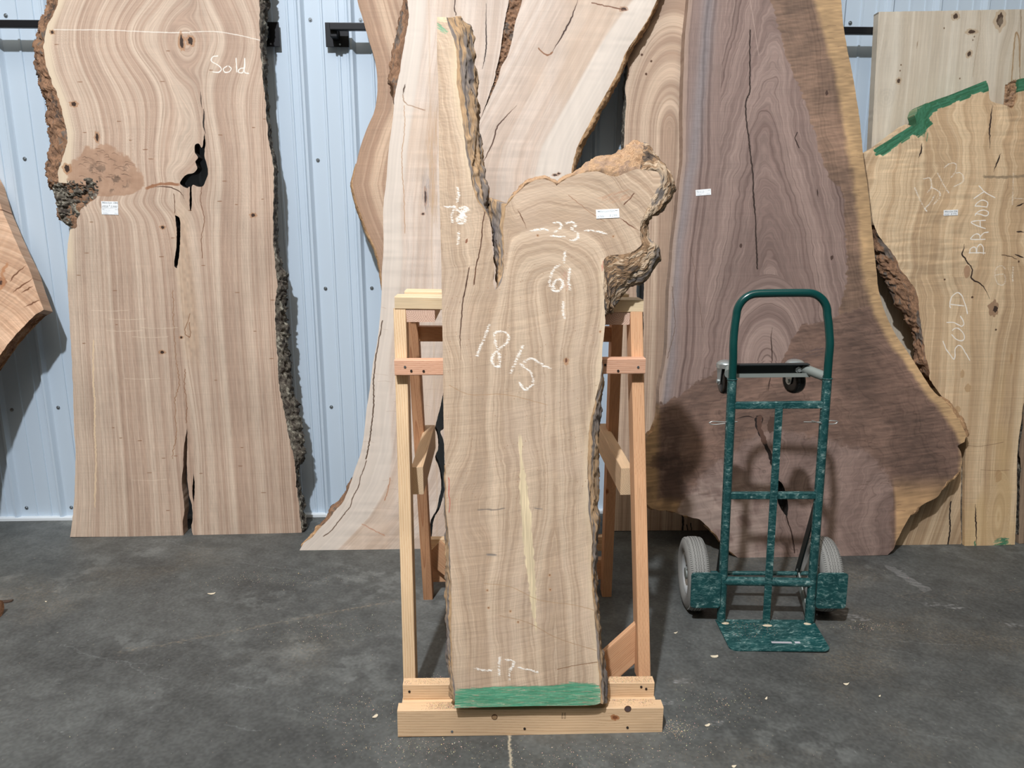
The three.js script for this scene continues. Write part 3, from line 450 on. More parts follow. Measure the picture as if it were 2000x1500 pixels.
// D: the walnut, purple brown with golden sapwood
const D = (() => {
  const C = { k: 38, contrast: 0.32, dark: [126, 104, 96], light: [157, 134, 124], thin: [92, 71, 65], line: 0.9, pore: 0.16, saw: 0.05 };
  const uL = edgeX('-595,2619 -603,2374 -616,2230 -620,2084 -623,1938 -620,1716 -630,1642 -643,1492 -657,1380 -662,1277 -673,1094 -682,890 -695,814 -709,686');
  const heart = edgeX('-274,2623 -262,2377 -246,2334 -234,2262 -204,2204 -173,2108 -139,2029 -106,1940 -82,1873 -42,1792 -16,1733 17,1643 54,1604 71,1529 86,1417 101,1279 100,1172 80,1100');
  const sapR = edgeX('-102,2625 -82,2379 -30,2220 20,2074 44,1941 75,1793 110,1643 136,1453 160,1271 181,1172 223,1064 281,962 364,852 440,751 508,671 575,583 627,496');
  const lowTop = edgeX('-680,692 -658,705 -613,723 -536,789 -447,833 -302,834 -181,849 -151,902 -136,957 -91,1019 -13,1041 65,1065 208,1104 340,1187'.split(' ').map((q) => q.split(',').reverse().join(',')).join(' '));   // v of the dark crotch wood as a function of u
  const botTop = edgeX('-695,72 -596,243 -518,374 -418,459 -300,536 -206,567 -5,527 113,517 234,445 317,364 336,288 356,-12'.split(' ').map((q) => q.split(',').reverse().join(',')).join(' '));
  const botL = edgeX('-497,423 -518,374 -558,288 -589,254 -606,209 -599,2'), botR = edgeX('322,426 320,364 338,243 344,127 347,-12');
  const uc = -0.257, pit = [-0.242, 0.869], sw = [-0.203, 0.431];
  const fn = (u, v, o) => {
    const e = uL(v), jag = 0.016 * (n2(u * 30, v * 95) - 0.5) + 0.03 * (n1(v * 7) - 0.5), jig = 0.022 * (fbm2(u * 40, v * 40) - 0.5) * 2;
    const du = u - uc - 0.05 * (n1(v * 2.2) - 0.5) - 0.03 * (2.2 - v);
    const wv = 0.05 * (fbm2(u * 7 + 3, v * 7) - 0.5) + 0.012 * (n2(u * 26, v * 26) - 0.5);
    let f = Math.sqrt(du * du + 0.004) * 0.8 + 0.16 * v + wv * 0.6;
    const edgeF = (u - e) * 0.9 + 2; f = mix(f, edgeF + wv * 0.2, ss(0.22, 0.1, u - e) > 0.5 ? 1 : 0);
    const lowZone = v - lowTop(u) + jig, low = ss(0.004, -0.004, lowZone), bz = Math.min(botTop(u) - v, u - botL(v), botR(v) - u) + jig, bot = ss(-0.02, 0.03, bz + 0.05 * (fbm2(u * 8, v * 8) - 0.5) * 2);
    const rp = Math.hypot((u - pit[0]) * 1.15, (v - pit[1] + 0.03) * (v > pit[1] ? 0.62 : 1)); if (rp < 0.3 && lowZone > 0) f = mix(f, 3 + rp + wv * 0.3, ss(0.3, 0.2, rp) > 0.5 ? 1 : 0);
    if (low > 0.5) { const a = Math.atan2(v - sw[1], (u - sw[0]) * 0.9), r = Math.hypot((u - sw[0]) * 0.9, v - sw[1]); f = bot > 0.5 ? 0.5 * u + 0.35 * Math.sin(v * 5 + u * 3) * 0.2 + 1.4 * wv + 0.1 * r : r * 0.55 + 1.9 * wv + 0.03 * a; }
    wood(f, v, u, v, C, o);
    const fig = n2(u * 16 + v * 5, v * 150 - u * 20) - 0.5, fig2 = n2(u * 40, v * 210) - 0.5;
    const br = ss(-0.004, 0.004, u - heart(v) + jag) * (1 - low);                    // brown heart to the side of the purple
    const set = (c, m, k) => { if (m > 0.001) for (let i = 0; i < 3; i++) o[i] = mix(o[i], c[i] * (1 + k), m); };
    const q = (o[0] - 150) / 150, blot = fbm2(u * 6 + 4, v * 5) - 0.5;
    set([134, 106, 86], br * 0.86, 0.24 * fig + 0.16 * fig2 + 0.6 * blot + 0.3 * q);
    set([120, 93, 79], low * (1 - bot) * 0.82, 0.26 * fig + 0.16 * fig2 + 0.5 * blot + 0.5 * q);
    set([142, 117, 106], low * bot * 0.55, 0.2 * fig + 0.5 * q + 0.3 * blot);
    // blue grey streak and the paler margin
    const st = u - e - mix(0.02, 0.09, ss(1.2, 2.4, v)) + 0.012 * (n1(v * 5) - 0.5), sk = Math.exp(-st * st / 0.0009) * (1 - low); set([140, 136, 140], sk * 0.62, 0.5 * q + 0.1 * fig2);
    set([176, 148, 124], ss(0.03, 0.0, u - e) * (1 - low) * 0.5, 0.4 * q);
    const gap = u - sapR(v) + 0.012 * (fbm2(u * 25, v * 25) - 0.5) * 2, gold = ss(-0.012, 0.022, gap) * (1 - bot);
    set([194, 159, 114], gold * 0.92, 0.13 * fig + 0.12 * fig2 + 0.5 * blot);
    const bl = Math.min(u - (-0.762), v - 0.05), gl = ss(0.06, 0.02, Math.min(Math.hypot((u - (-0.674)) * 0.55, v - (0.232)), Math.abs(u - (-0.749)) + Math.max(0, v - (0.662)) * 0.3)); set([198, 160, 110], gl * low * 0.8 * (1 - bot), 0.2 * fig + 0.5 * blot);
    const gr = ss(0.0, 0.02, u - botR(v)) * ss(0.38, 0.26, v); set([196, 156, 110], gr * 0.85, 0.2 * fig + 0.5 * blot);
    const dk = gauss((u - (-0.654)) / 0.11, (v - (0.425)) / 0.17) * ss(0.35, 0.6, fbm2(u * 14, v * 14)) * low * (1 - bot); set([62, 44, 38], dk * 0.75, 0.3 * fig);  // dark swirls in the grain, with part of the burl's shadow painted in
    const pale = bot * ss(0.5, 0.3, (u - (-0.606))) * ss(0.4, 0.3, v) * ss(0.35, 0.55, fbm2(u * 9, v * 12)); set([188, 168, 154], pale * 0.5, 0.2 * fig);
  };
  const over = (P) => {
    line(P, '-341,2254 -341,2159 -339,2071 -339,1998 -352,1969 -349,1880 -337,1806 -331,1754 -317,1657 -314,1583 -306,1507 -299,1417 -295,1341 -290,1265', 0.0055, '#2a1a14', 0.95, 0.0015); line(P, '-345,2376 -333,2319 -320,2246 -303,2152', 0.003, '#b9a296', 0.5, 0.001);
    line(P, '-220,1013 -224,964 -219,920 -217,876 -219,854', 0.004, '#2a1a14', 0.9, 0.001, true); line(P, '-222,805 -228,769 -232,738', 0.004, '#2a1a14', 0.9, 0.001, true);
    line(P, '-131,1837 -140,1814 -130,1792 -122,1773 -132,1792', 0.004, '#32221c', 0.9, 0.001); line(P, '-40,1602 -34,1568', 0.005, '#32221c', 0.9, 0.001, true);
    line(P, '-365,620 -320,629 -288,620', 0.0045, '#21140f', 0.9, 0.001, true); line(P, '-279,628 -261,631 -254,612 -265,586', 0.005, '#21140f', 0.9, 0.0015);
    line(P, '-279,617 -274,577 -255,536 -236,500 -217,459 -202,413', 0.016, '#1a100c', 0.9, 0.003); line(P, '-266,626 -270,595 -260,554 -241,513', 0.02, '#5c4438', 0.8, 0.004);
    fleck(P, -0.213, 0.590, 0.04, 0.07, '#4c382e', 0.8); line(P, '-138,184 -128,152 -113,110 -103,64 -97,18', 0.005, '#2a1812', 0.9, 0.001);
    brush(P, '-145,880 22,941 39,901 -134,853', ['#4a4148', '#5a4c4c'], 120, 0.03, 0.0022, 0.45, 0.3);
    for (let i = 0; i < 90; i++) { const u = mix(-0.701, 0.593, rnd()), v = mix(0.2, 0.85, rnd()), L = 0.015 + 0.03 * rnd(); line(P, `${u * 1000},${v * 1000} ${(u + L / 2) * 1000},${(v + 0.005 * (rnd() - 0.5)) * 1000} ${(u + L) * 1000},${(v - 0.006 * rnd()) * 1000}`, 0.0014, '#4a352c', 0.55, 0.002); }
    for (let i = 0; i < 60; i++) { const v = mix(0.9, 2.3, rnd()), u = heart(v) + 0.03 + rnd() * 0.22, L = 0.02 + 0.04 * rnd(); line(P, `${u * 1000},${v * 1000} ${(u + L / 2) * 1000},${(v + 0.004) * 1000} ${(u + L) * 1000},${(v + 0.004 * rnd()) * 1000}`, 0.0015, rnd() < 0.6 ? '#5a4233' : '#b5916e', 0.4, 0.002); }
    for (const [u, v] of [[-0.009, 2.000], [-0.363, 1.363], [0.033, 1.312]]) fleck(P, u, v, 0.012, 0.02, '#3a271f', 0.8, 12);
    line(P, '-657,1190 -644,1015 -675,883', 0.0025, '#5c463a', 0.7, 0.002); line(P, '-577,1342 -549,1190 -524,1014', 0.0025, '#6b5348', 0.6, 0.002);
  };
  const S = slab('D', {
    name: 'walnut_slab', label: 'purple brown walnut slab with golden sapwood edge and a wide foot, behind the green hand truck', rect: [-0.75, -0.02, 1.56, 2.62], s: 760, fn, over, grey: 0.07, bump: 0.0005, bark: M.thinEdge, amp: 0.004, rag: 0.0025, rough: 0.66,
    holes: ['-178,347! -157,326 -147,299 -135,258 -131,221 -135,180! -156,207 -176,244 -181,295'],
    outline: '-595,2619! 19,2626! 41,2380 51,2293 69,2199 104,2053 133,1905 159,1718 180,1607 201,1456 227,1273 239,1187 260,1110 294,1033 320,986 370,917 421,845 505,728 555,687>591,687 623,600>662,604 653,536>688,532 650,507! 618,489! 636,457 641,400 617,361>647,350 570,320>600,306 540,265 484,234 436,202>464,186 399,145 378,101 358,60 350,32 323,2! 14,-0 -348,-2! -376,22>-366,4 -411,55 -441,92>-432,75 -483,136>-474,117 -527,176 -561,183 -586,192>-576,174 -620,200 -650,214>-641,196 -704,217 -747,236>-742,220 -770,268 -777,347 -776,437 -767,498>-763,491 -759,539 -734,572>-732,570 -717,614 -709,686! -707,766 -695,814 -682,890 -676,971 -673,1094 -670,1196 -662,1277 -657,1380 -643,1492 -630,1642 -620,1716 -623,1938 -620,2084 -616,2230 -603,2374',
  });
  return S;
})();

// E: green-topped elm slab at the far side
const E = (() => {
  const C = { k: 25, contrast: 0.26, dark: [190, 159, 122], light: [221, 194, 156], thin: [154, 122, 92], line: 0.55, pore: 0.1, saw: 0.08 };
  const kn = [-0.072, 1.109], cr = [-0.200, 1.376], fe = [0.025, 0.133];
  const fn = (u, v, o) => {
    const up = ss(0.9, 1.25, v), w1 = 0.09 * (fbm2(u * 3 + 8, v * 3 + 2) - 0.5) + 0.03 * (fbm2(u * 9, v * 9 + 5) - 0.5);
    let f = u + w1 * (0.25 + up * 1.5) + 0.01 * (n1(v * 3) - 0.5);
    f -= 0.3 * ss(-0.346, -0.662, u) * (v - 1.0) * ss(0.7, 1.3, v);
    f = push(f, kn[0], u, v, kn[0] - 0.01, kn[1], 0.1, 0.2, 0.7); f = push(f, cr[0], u, v, cr[0], cr[1], 0.12, 0.2, 0.6);
    const r = Math.hypot((u - fe[0]) * 1.6, (v - fe[1]) * 0.42); f = mix(f, 4 + r, ss(0.09, 0.07, r));
    wood(f, v, u, v, C, o);
    const cross = (n2(u * 14 + v * 6, v * 90 - u * 8) - 0.5) * 0.16 * up * ss(0.4, 0.6, fbm2(u * 4 + 20, v * 4)); const yel = ss(0.52, 0.72, fbm2(u * 4 + 60, v * 1.4)) * ss(1.0, 0.6, v) * 0.5;
    for (let i = 0; i < 3; i++) o[i] = mix(o[i], [204, 170, 116][i], yel) * (1 + cross);
  };
  const over = (P) => {
    const green = ['#2f6b4b', '#38755a', '#2a5f42', '#417f60'];
    const strip = (a, b, wid) => { const p = pts(a + ' ' + b), [A0, B0] = p, n = 260; for (let i = 0; i < n; i++) { const t = rnd(), d = wid * Math.pow(rnd(), 0.8) * (0.75 + 0.5 * n1(t * 14 + wid * 90)), L = Math.hypot(B0.u - A0.u, B0.v - A0.v), ex = (B0.u - A0.u) / L, ey = (B0.v - A0.v) / L; const x = mix(A0.u, B0.u, t) + ey * d, y = mix(A0.v, B0.v, t) - ex * d; P.ctx.globalAlpha = 0.8; P.ctx.strokeStyle = green[Math.floor(rnd() * 4)]; P.ctx.lineWidth = P.s * 0.006; P.ctx.beginPath(); P.ctx.moveTo(P.X(x - ex * 0.022), P.Y(y - ey * 0.022)); P.ctx.lineTo(P.X(x + ex * 0.022), P.Y(y + ey * 0.022)); P.ctx.stroke(); } P.ctx.globalAlpha = 1; };
    strip('-623,1768', '-465,1867', 0.034); strip('-465,1861', '-429,1890', 0.04); strip('-439,1945', '-164,2048', 0.036); strip('-463,1903', '-425,1945', 0.042); strip('-22,2053', '89,2075', 0.04);
    brush(P, '-467,1926 -412,1948 -414,1827 -451,1848', green, 130, 0.03, 0.006, 0.7, Math.PI / 2); brush(P, '11,-2 88,-3 71,31 44,37 19,23', green, 70, 0.02, 0.005, 0.7, 0.2); brush(P, '-78,-0 -71,-0 -76,38 -80,34', green, 30, 0.01, 0.003, 0.7, 1.5);
    line(P, '-405,1831 -408,1797', 0.004, '#3f7a5c', 0.5, 0.001);
    const ch = (s) => line(P, s, 0.0045, '#f1ece2', 0.88, 0.0008);
    for (const s of ['-166,1610 -141,1586 -113,1570 -91,1560', '-141,1586 -162,1572 -184,1556', '-125,1520 -150,1523 -176,1524', '-177,1524 -171,1536 -148,1549 -128,1544 -121,1536 -125,1520', '-174,1484 -171,1493 -152,1505 -132,1506 -116,1498 -118,1487 -127,1482 -151,1489 -173,1492', '-127,1463 -172,1461 -190,1455 -168,1442 -125,1428', '-151,1459 -148,1437', '-123,1382 -157,1381 -187,1382', '-188,1384 -175,1400 -159,1405 -148,1399 -145,1383', '-145,1394 -132,1408 -111,1413', '-192,1323 -153,1324 -118,1323', '-187,1323 -186,1340 -171,1349 -161,1342 -158,1322', '-157,1324 -155,1350 -142,1360 -130,1350 -126,1318',
      '-258,1085 -262,1095 -258,1127 -245,1144 -228,1151 -210,1137 -197,1108 -186,1081 -180,1058', '-258,1100 -228,1096 -199,1093', '-270,1020 -240,1020 -219,1010 -202,1003 -194,1012 -200,1032 -211,1048', '-243,985 -231,995 -214,992 -196,975 -187,955 -191,942 -204,939 -225,947 -245,966', '-282,937 -266,902 -248,879 -228,857 -224,875 -225,902 -213,918 -199,915 -180,889 -156,852']) ch(s);
    const cr2 = (s, a = 0.6) => chalk(P, s, 0.007, a, -0.2, 0.007);
    for (const s of ['-449,1602 -430,1564 -399,1513 -390,1502', '-399,1513 -380,1533 -359,1569', '-413,1638 -387,1643 -377,1624 -376,1603 -391,1581', '-376,1603 -354,1594 -337,1581 -337,1561 -360,1533', '-352,1664 -333,1632 -315,1604 -297,1580', '-323,1686 -304,1702 -278,1705 -271,1691 -277,1664 -294,1643', '-269,1664 -252,1665 -238,1648 -237,1629 -256,1616 -275,1607', '11,1261 12,1228 14,1196']) cr2(s);
    cr2('-17,1664 -15,1620 -13,1569 -10,1530', 0.35); cr2('-2,1557 15,1556 35,1556', 0.35);
    cr2('-23,1254 -41,1268 -63,1258 -69,1235 -64,1212 -52,1189 -31,1183 -19,1199 -24,1228', 0.4); cr2('-65,1227 -48,1230 -31,1232', 0.5);
    for (const s of ['-129,1946 -133,1894 -134,1834 -128,1767', '-79,1746 -90,1715 -104,1670', '-216,1362 -217,1334 -223,1318 -205,1298 -194,1279 -176,1266', '39,1537 4,1521', '15,1415 49,1413', '15,1317 40,1308 57,1301', '-215,1310 -193,1281 -171,1248 -173,1216 -161,1204 -129,1189 -107,1163 -84,1124', '-428,1788 -430,1751 -439,1728', '-86,195 -78,111 -66,-3']) line(P, s, 0.006, '#2e2018', 0.95, 0.002, true);
    line(P, '-45,1314 -14,1311 24,1298', 0.003, '#4a3526', 0.8, 0.004);
    fleck(P, -0.065, 1.082, 0.05, 0.075, '#8a6a52', 0.7); fleck(P, -0.056, 1.078, 0.02, 0.03, '#2e2019', 0.85); fleck(P, -0.196, 1.244, 0.03, 0.05, '#9a7358', 0.6); for (const [u, v] of [[-0.163, 1.130], [-0.047, 0.987], [-0.292, 1.208], [0.035, 1.285]]) fleck(P, u, v, 0.009, 0.009, '#4d3626', 0.9, 9);
    for (const [u, v, w, h] of [[-0.185, 0.792, 0.02, 0.04], [-0.157, 0.728, 0.03, 0.04], [0.032, 0.859, 0.014, 0.05], [0.012, 0.324, 0.03, 0.06], [-0.197, 0.631, 0.03, 0.03]]) fleck(P, u, v, w, h, '#a47f58', 0.45, 14);
    line(P, '-140,465 -69,464 24,480', 0.002, '#7a6048', 0.7, 0.001); line(P, '-73,354 -2,350 62,352', 0.002, '#7a6048', 0.6, 0.001); line(P, '-150,1649 -60,1647 53,1652', 0.012, '#8a7a62', 0.3, 0.004);
  };
  const S = slab('E', {
    name: 'elm_slab', label: 'yellowish elm slab with green painted top edge and SOLD BRADDY chalked sideways on it', rect: [-0.72, -0.02, 1.2, 2.12], s: 820, grey: 0.08, fn, over, bump: 0.0006, bark: M.bark, amp: 0.008, rag: 0.002,
    outline: '-680,1747! -623,1777! -503,1867! -465,1858! -457,1871 -468,1907! -460,1933! -439,1947 -338,1982 -165,2050! -154,2027 -139,1968 -111,1957 -68,1947! -40,1934 -26,1960 -22,2002 -22,2057! 200,2088! 291,1530 306,1085 191,767 111,675 100,577 92,453 105,216 112,2! -123,-2! -137,207 -147,397 -152,514 -191,596 -271,689 -332,766>-312,761! -339,814>-354,808 -359,878>-375,847 -370,941>-382,923 -383,998>-392,974 -399,1077>-435,1038 -407,1131>-481,1110 -425,1171>-513,1174 -467,1224>-538,1223 -494,1255>-561,1253 -512,1295>-574,1291 -553,1348>-588,1335 -594,1394>-598,1393 -617,1440>-607,1446 -625,1458! -653,1616',
  });
  pocket(S, 'bark', '-72,2034 -55,2044 -27,2059 -17,2045 -17,1992 -23,1949 -39,1926 -58,1934 -70,1947 -71,1992', -0.014, 0.012, 40, M.pinkBark);
  lit(S.G); return S;
})();

// F: pale dressed plank standing behind E
slab('F', (() => {
  const C = { k: 22, contrast: 0.34, dark: [196, 182, 160], light: [216, 206, 187], thin: [176, 158, 134], line: 0.35, pore: 0.06, saw: 0.015 };
  const k1 = [-0.077, 2.301];
  return {
    name: 'plank', label: 'smooth pale plank with straight cut top and dark knots, standing behind the green-topped slab', rect: [-0.85, -0.02, 1.2, 2.5], s: 560, bump: 0.00005, rough: 0.55,
    fn: (u, v, o) => { let f = u + 0.03 * (n2(u * 2.5 + 30, v * 1.3) - 0.5); f = push(f, k1[0], u, v, k1[0], k1[1], 0.08, 0.12, 0.75); f = push(f, -0.55, u, v, -0.546, 2.089, 0.06, 0.2, 0.7); wood(f, v, u, v, C, o); const r = Math.hypot((u - (-0.545)) * 1.1, (v - (1.979))); const m = ss(0.05, 0.02, r); for (let i = 0; i < 3; i++) o[i] *= 1 - 0.07 * m * n1(r * 130); },
    over: (P) => {
      for (const [u, v, w, h] of [[-0.075, 2.305, 0.03, 0.055], [-0.195, 2.165, 0.016, 0.02], [-0.497, 2.051, 0.013, 0.018], [-0.272, 2.316, 0.02, 0.02], [-0.193, 2.254, 0.03, 0.016]]) { fleck(P, u, v, w * 2, h * 1.7, '#b49a7c', 0.55); fleck(P, u, v, w, h, '#3c2c22', 0.85); }
      fleck(P, -0.072, 2.297, 0.024, 0.034, '#7e6f60', 0.9);
      for (const [u, v] of [[-0.317, 2.268], [-0.492, 2.117], [-0.494, 2.093], [-0.185, 2.221], [-0.180, 2.234], [-0.225, 2.063]]) fleck(P, u, v, 0.006, 0.008, '#6d563f', 0.9, 8);
      line(P, '13,2343 24,2260 35,2135 45,2050', 0.004, '#8e7860', 0.6, 0.001); line(P, '8,2050 2,2176 4,2252 15,2239 37,2113', 0.006, '#a58a68', 0.7, 0.001); line(P, '-427,2215 -430,2184', 0.003, '#8a7258', 0.8, 0.001, true); line(P, '-164,2337 -158,2259 -166,2154 -168,2070', 0.003, '#b5a48c', 0.7, 0.001);
    },
    outline: '-610,2331! 275,2353! 536,-72! -540,-56! -574,947 -593,1774',
  };
})());

// G and K: boards either side of E's foot
slab('G', (() => {
  const C = { k: 36, contrast: 0.26, dark: [166, 136, 102], light: [200, 172, 136], thin: [136, 104, 74], line: 0.6, pore: 0.1, saw: 0.06 };
  return {
    name: 'elm_board', label: 'tan board with split foot and grey bark edge, low behind the walnut slab corner', rect: [-0.5, -0.02, 0.85, 0.72], s: 700, bark: M.lichen, amp: 0.003,
    fn: (u, v, o) => { const f = u - 0.28 * v + 0.05 * v * v + 0.012 * (n2(u * 4, v * 2) - 0.5); wood(f, v, u, v, C, o); },
    over: (P) => { line(P, '161,201 160,129 166,81 159,-7', 0.006, '#1d1510', 0.95, 0.002); },
    outline: '-231,560! 104,463! 181,439! 197,379>231,371 204,272>240,262 209,152>251,141 218,56>257,43 223,7>258,-11! 210,-10 13,-4 -202,4!',
  };
})());
slab('K', (() => {
  const C = { k: 40, contrast: 0.25, dark: [120, 98, 78], light: [150, 126, 102], thin: [90, 70, 54], line: 0.5, pore: 0.14, saw: 0.05 };
  return {
    name: 'rough_board', label: 'grey brown rough board just entering the view at the foot of the green-topped slab', rect: [-0.25, -0.02, 0.6, 0.9], s: 500, bark: M.lichen, amp: 0.004,
    fn: (u, v, o) => wood(u + 0.01 * n1(v * 4), v, u, v, C, o),
    outline: '-166,718! 94,716! 154,11! -160,1! -166,78>-150,62 -176,247>-155,232 -182,390>-159,381 -192,432>-172,427 -185,531>-163,529 -185,648>-162,643',
  };
})());

// L: thick tilted slab cut off by the left of the frame
slab('L', (() => {
  const C = { k: 34, contrast: 0.3, dark: [196, 152, 118], light: [224, 184, 150], thin: [168, 120, 88], line: 0.4, pore: 0.12, saw: 0.05 };
  const c = [0.048, 0.760];
  return {
    name: 'thick_slab', label: 'thick orange tan slab end tilted at the near side of the tall Sold elm slab, lower edge scooped', rect: [-0.75, -0.02, 1.4, 2.2], s: 560, bark: M.inner, amp: 0.006, rough: 0.7,
    fn: (u, v, o) => { const r = Math.hypot(u - c[0], (v - c[1]) * 1.2) + 0.03 * (fbm2(u * 5, v * 5) - 0.5); wood(r, u, u, v, C, o); const ray = (n2(Math.atan2(v - c[1], u - c[0]) * 60, r * 6) - 0.5) * 0.1; for (let i = 0; i < 3; i++) o[i] *= 1 + ray; },
    over: (P) => {
      for (const s of ['480,1300 446,1272 420,1245 410,1226', '511,1242 472,1218 441,1196 423,1180', '506,1207 483,1193 457,1177', '538,1147 504,1131 472,1115', '368,1548 399,1545']) line(P, s, 0.006, '#6b452c', 0.85, 0.003, true);
      fleck(P, 0.375, 1.228, 0.04, 0.04, '#8a5a3c', 0.7); fleck(P, 0.373, 1.224, 0.018, 0.018, '#3c2418', 0.9); line(P, '368,1191 384,1224 379,1267 399,1311', 0.012, '#b07a56', 0.4, 0.006);
    },
    outline: '-341,2131! 108,2137! 342,1671! 379,1542 398,1496 451,1371 494,1278 524,1184 553,1103! 511,1074>485,1062 472,1033>448,1016 420,975>397,957 369,903>344,882 304,801>279,780 240,667>214,649 176,445>149,430 134,224>106,210 114,-3! -514,-4! -543,1123',
  };
})());

// H: the small forked elm slab on the stand
const HS = (() => {
  const C = { k: 52, contrast: 0.32, dark: [174, 148, 122], light: [201, 177, 150], thin: [148, 118, 92], line: 0.55, pore: 0.1, saw: 0.05 };
  const ce = [0.088, 1.197], ho = [-0.165, 1.409], pk = [0.091, 1.509], rl = [0.341, 1.439];
  const uR = edgeX('236,1287 233,1235 236,1131 229,1029 217,921 198,841 186,746 183,691 186,555 196,488 193,352 205,202 211,93 214,17');
  const fn = (u, v, o) => {
    const w = 0.05 * (n2(u * 3.3 + 3, v * 3.3) - 0.5) + 0.022 * (fbm2(u * 14, v * 9) - 0.5);
    let f;
    const horn = u < ce[0] - 0.115 - 0.2 * ss(1.2, 1.6, v) * 0 && v > 1.18;
    const dv = Math.max(0, v - ce[1]), r = Math.hypot(u - ce[0], dv * 0.95);
    f = r + 0.02 * (fbm2(u * 6, v * 6) - 0.5);
    const lobe = ss(0.222, 0.310, u) * ss(1.15, 1.3, v); f += lobe * 0.12 * (v - 1.2);
    if (v < ce[1]) f += 0.04 * Math.sin((v - 0.2) * 1.7) * ss(0.05, 0.35, u - (-0.221)) * ss(0, 0.3, ce[1] - v);
    f = mix(f, 2 * ce[0] - u - 0.13 * (v - 1.1) - 0.1 * (fbm2(u * 4, v * 3) - 0.5) * ss(1.1, 1.3, v), ss(ce[0] - 0.1, ce[0] - 0.14, u) * ss(1.02, 1.4, v));
    const leftV = ss(-0.044, -0.175, u) * ss(1.2, 0.9, v) * ss(0.2, 0.6, v); f += leftV * 0.06 * (n2(u * 5, v * 5 + 4) - 0.5) * 2 + (leftV > 0 ? leftV * 0.08 * Math.abs(u - (-0.204)) : 0);
    wood(f + w, v, u, v, C, o);
    const sl = v - 0.22 * u - 0.3 * u * u, s1 = n2(u * 7, sl * 380) - 0.5, s2 = n2(u * 3 + 9, sl * 620) - 0.5, s3 = n2(u * 9 + 40, (v + 0.55 * u) * 260) - 0.5, s4 = n2(u * 420, v * 8) - 0.5;
    const band = ss(0.45, 0.75, fbm2(u * 3, v * 4 + 13)), br = 1 + 0.055 * s1 + 0.06 * s2 + 0.06 * s3 * ss(1.0, 1.5, v) + 0.035 * s4 * ss(1.2, 0.9, v) - 0.05 * band * Math.abs(s1) * 2;
    const grey = ss(0.5, 0.75, fbm2(u * 6 + 17, v * 5)) * 0.25, e = uR(v) - u, sap = v < 1.28 ? ss(0.02, 0.004, e) * 0.4 : 0;
    for (let i = 0; i < 3; i++) { o[i] *= br; o[i] = mix(o[i], [196, 172, 152][i], grey); o[i] = mix(o[i], [226, 205, 170][i], sap); }
    const st = Math.abs(u - mix(-0.010, 0.031, clamp((v - (0.781)) / ((0.229) - (0.781)))) - 0.004 * (n1(v * 22) - 0.5)) - 0.013 * Math.sin(Math.PI * clamp((v - (0.221)) / ((0.789) - (0.221)))) + 0.003 * (n1(v * 90) - 0.5) * 2;
    const m = ss(0.003, -0.001, st) * ss(0.214, 0.236, v) * ss(0.793, 0.767, v), fib = n2(u * 500, v * 22); for (let i = 0; i < 3; i++) o[i] = mix(o[i], [222, 202, 162][i] * (0.86 + 0.22 * fib), m * 0.92);
    const hs = horn ? ss(0.03, 0.0, (-0.180) + Math.max(0, ((1.804) - v)) * 0.16 - u) * ss(1.42, 1.6, v) : 0; for (let i = 0; i < 3; i++) o[i] = mix(o[i], [224, 202, 166][i], hs * 0.7);
  };
  const over = (P) => {
    brush(P, '-199,56 -182,63 -95,69 21,68 94,69 138,77 182,70 212,64 212,17 203,13 79,12 -66,12 -198,13', ['#46926f', '#3c8464', '#539f7d', '#347858', '#66b08e'], 1750, 0.045, 0.0021, 0.55, 0.0);
    brush(P, '-200,42 212,48 212,16 -198,13', ['#8c8a6c', '#9a9178'], 90, 0.03, 0.0012, 0.4, 0.0);
    brush(P, '-236,1959 -224,1950 -210,1936 -216,1927 -233,1939', ['#5c9a74', '#7fae8c'], 60, 0.015, 0.003, 0.5, -0.5); brush(P, '-236,1974 -210,1974 -207,1959 -233,1962', ['#e2d3b4', '#d2bf9c'], 80, 0.015, 0.003, 0.5, 0);
    line(P, '-98,1450 -103,1424 -109,1392 -115,1336 -121,1298 -130,1263 -136,1211', 0.0028, '#4a2c1a', 0.95, 0.001); line(P, '-130,1263 -134,1236 -139,1206', 0.002, '#6b4830', 0.8, 0.001, true); line(P, '-149,1263 -156,1231 -161,1201 -167,1174 -171,1133 -175,1095 -177,1057 -176,1032 -175,997', 0.0028, '#40281a', 0.95, 0.001, true); line(P, '-151,1258 -158,1211 -166,1176', 0.0026, '#40281a', 0.95, 0.001);
    line(P, '-11,1425 -2,1409 5,1395 14,1370', 0.0025, '#5c3c28', 0.85, 0.001, true); line(P, '324,1471 311,1455 294,1440', 0.003, '#5c3c2a', 0.8, 0.002); line(P, '282,1402 306,1384 338,1365', 0.0035, '#6b4836', 0.8, 0.0015, true); line(P, '239,1391 202,1414 165,1443 135,1466', 0.0018, '#8a6248', 0.6, 0.002);
    line(P, '92,115 138,124 208,133', 0.002, '#7d5c42', 0.8, 0.001); line(P, '-115,362 -38,351 38,314 140,297 201,281', 0.0015, '#a5845f', 0.6, 0.001); line(P, '-70,270 12,248 88,206 205,166', 0.0015, '#9a7856', 0.6, 0.001); line(P, '-210,925 -154,899 -53,898 70,867', 0.0018, '#a07c58', 0.5, 0.001);
    line(P, '-131,571 -106,572 -81,570 -55,574', 0.004, '#6f675e', 0.45, 0.0015); line(P, '-104,443 -79,442', 0.006, '#77706a', 0.5, 0.001); line(P, '32,574 52,571', 0.004, '#77706a', 0.4);
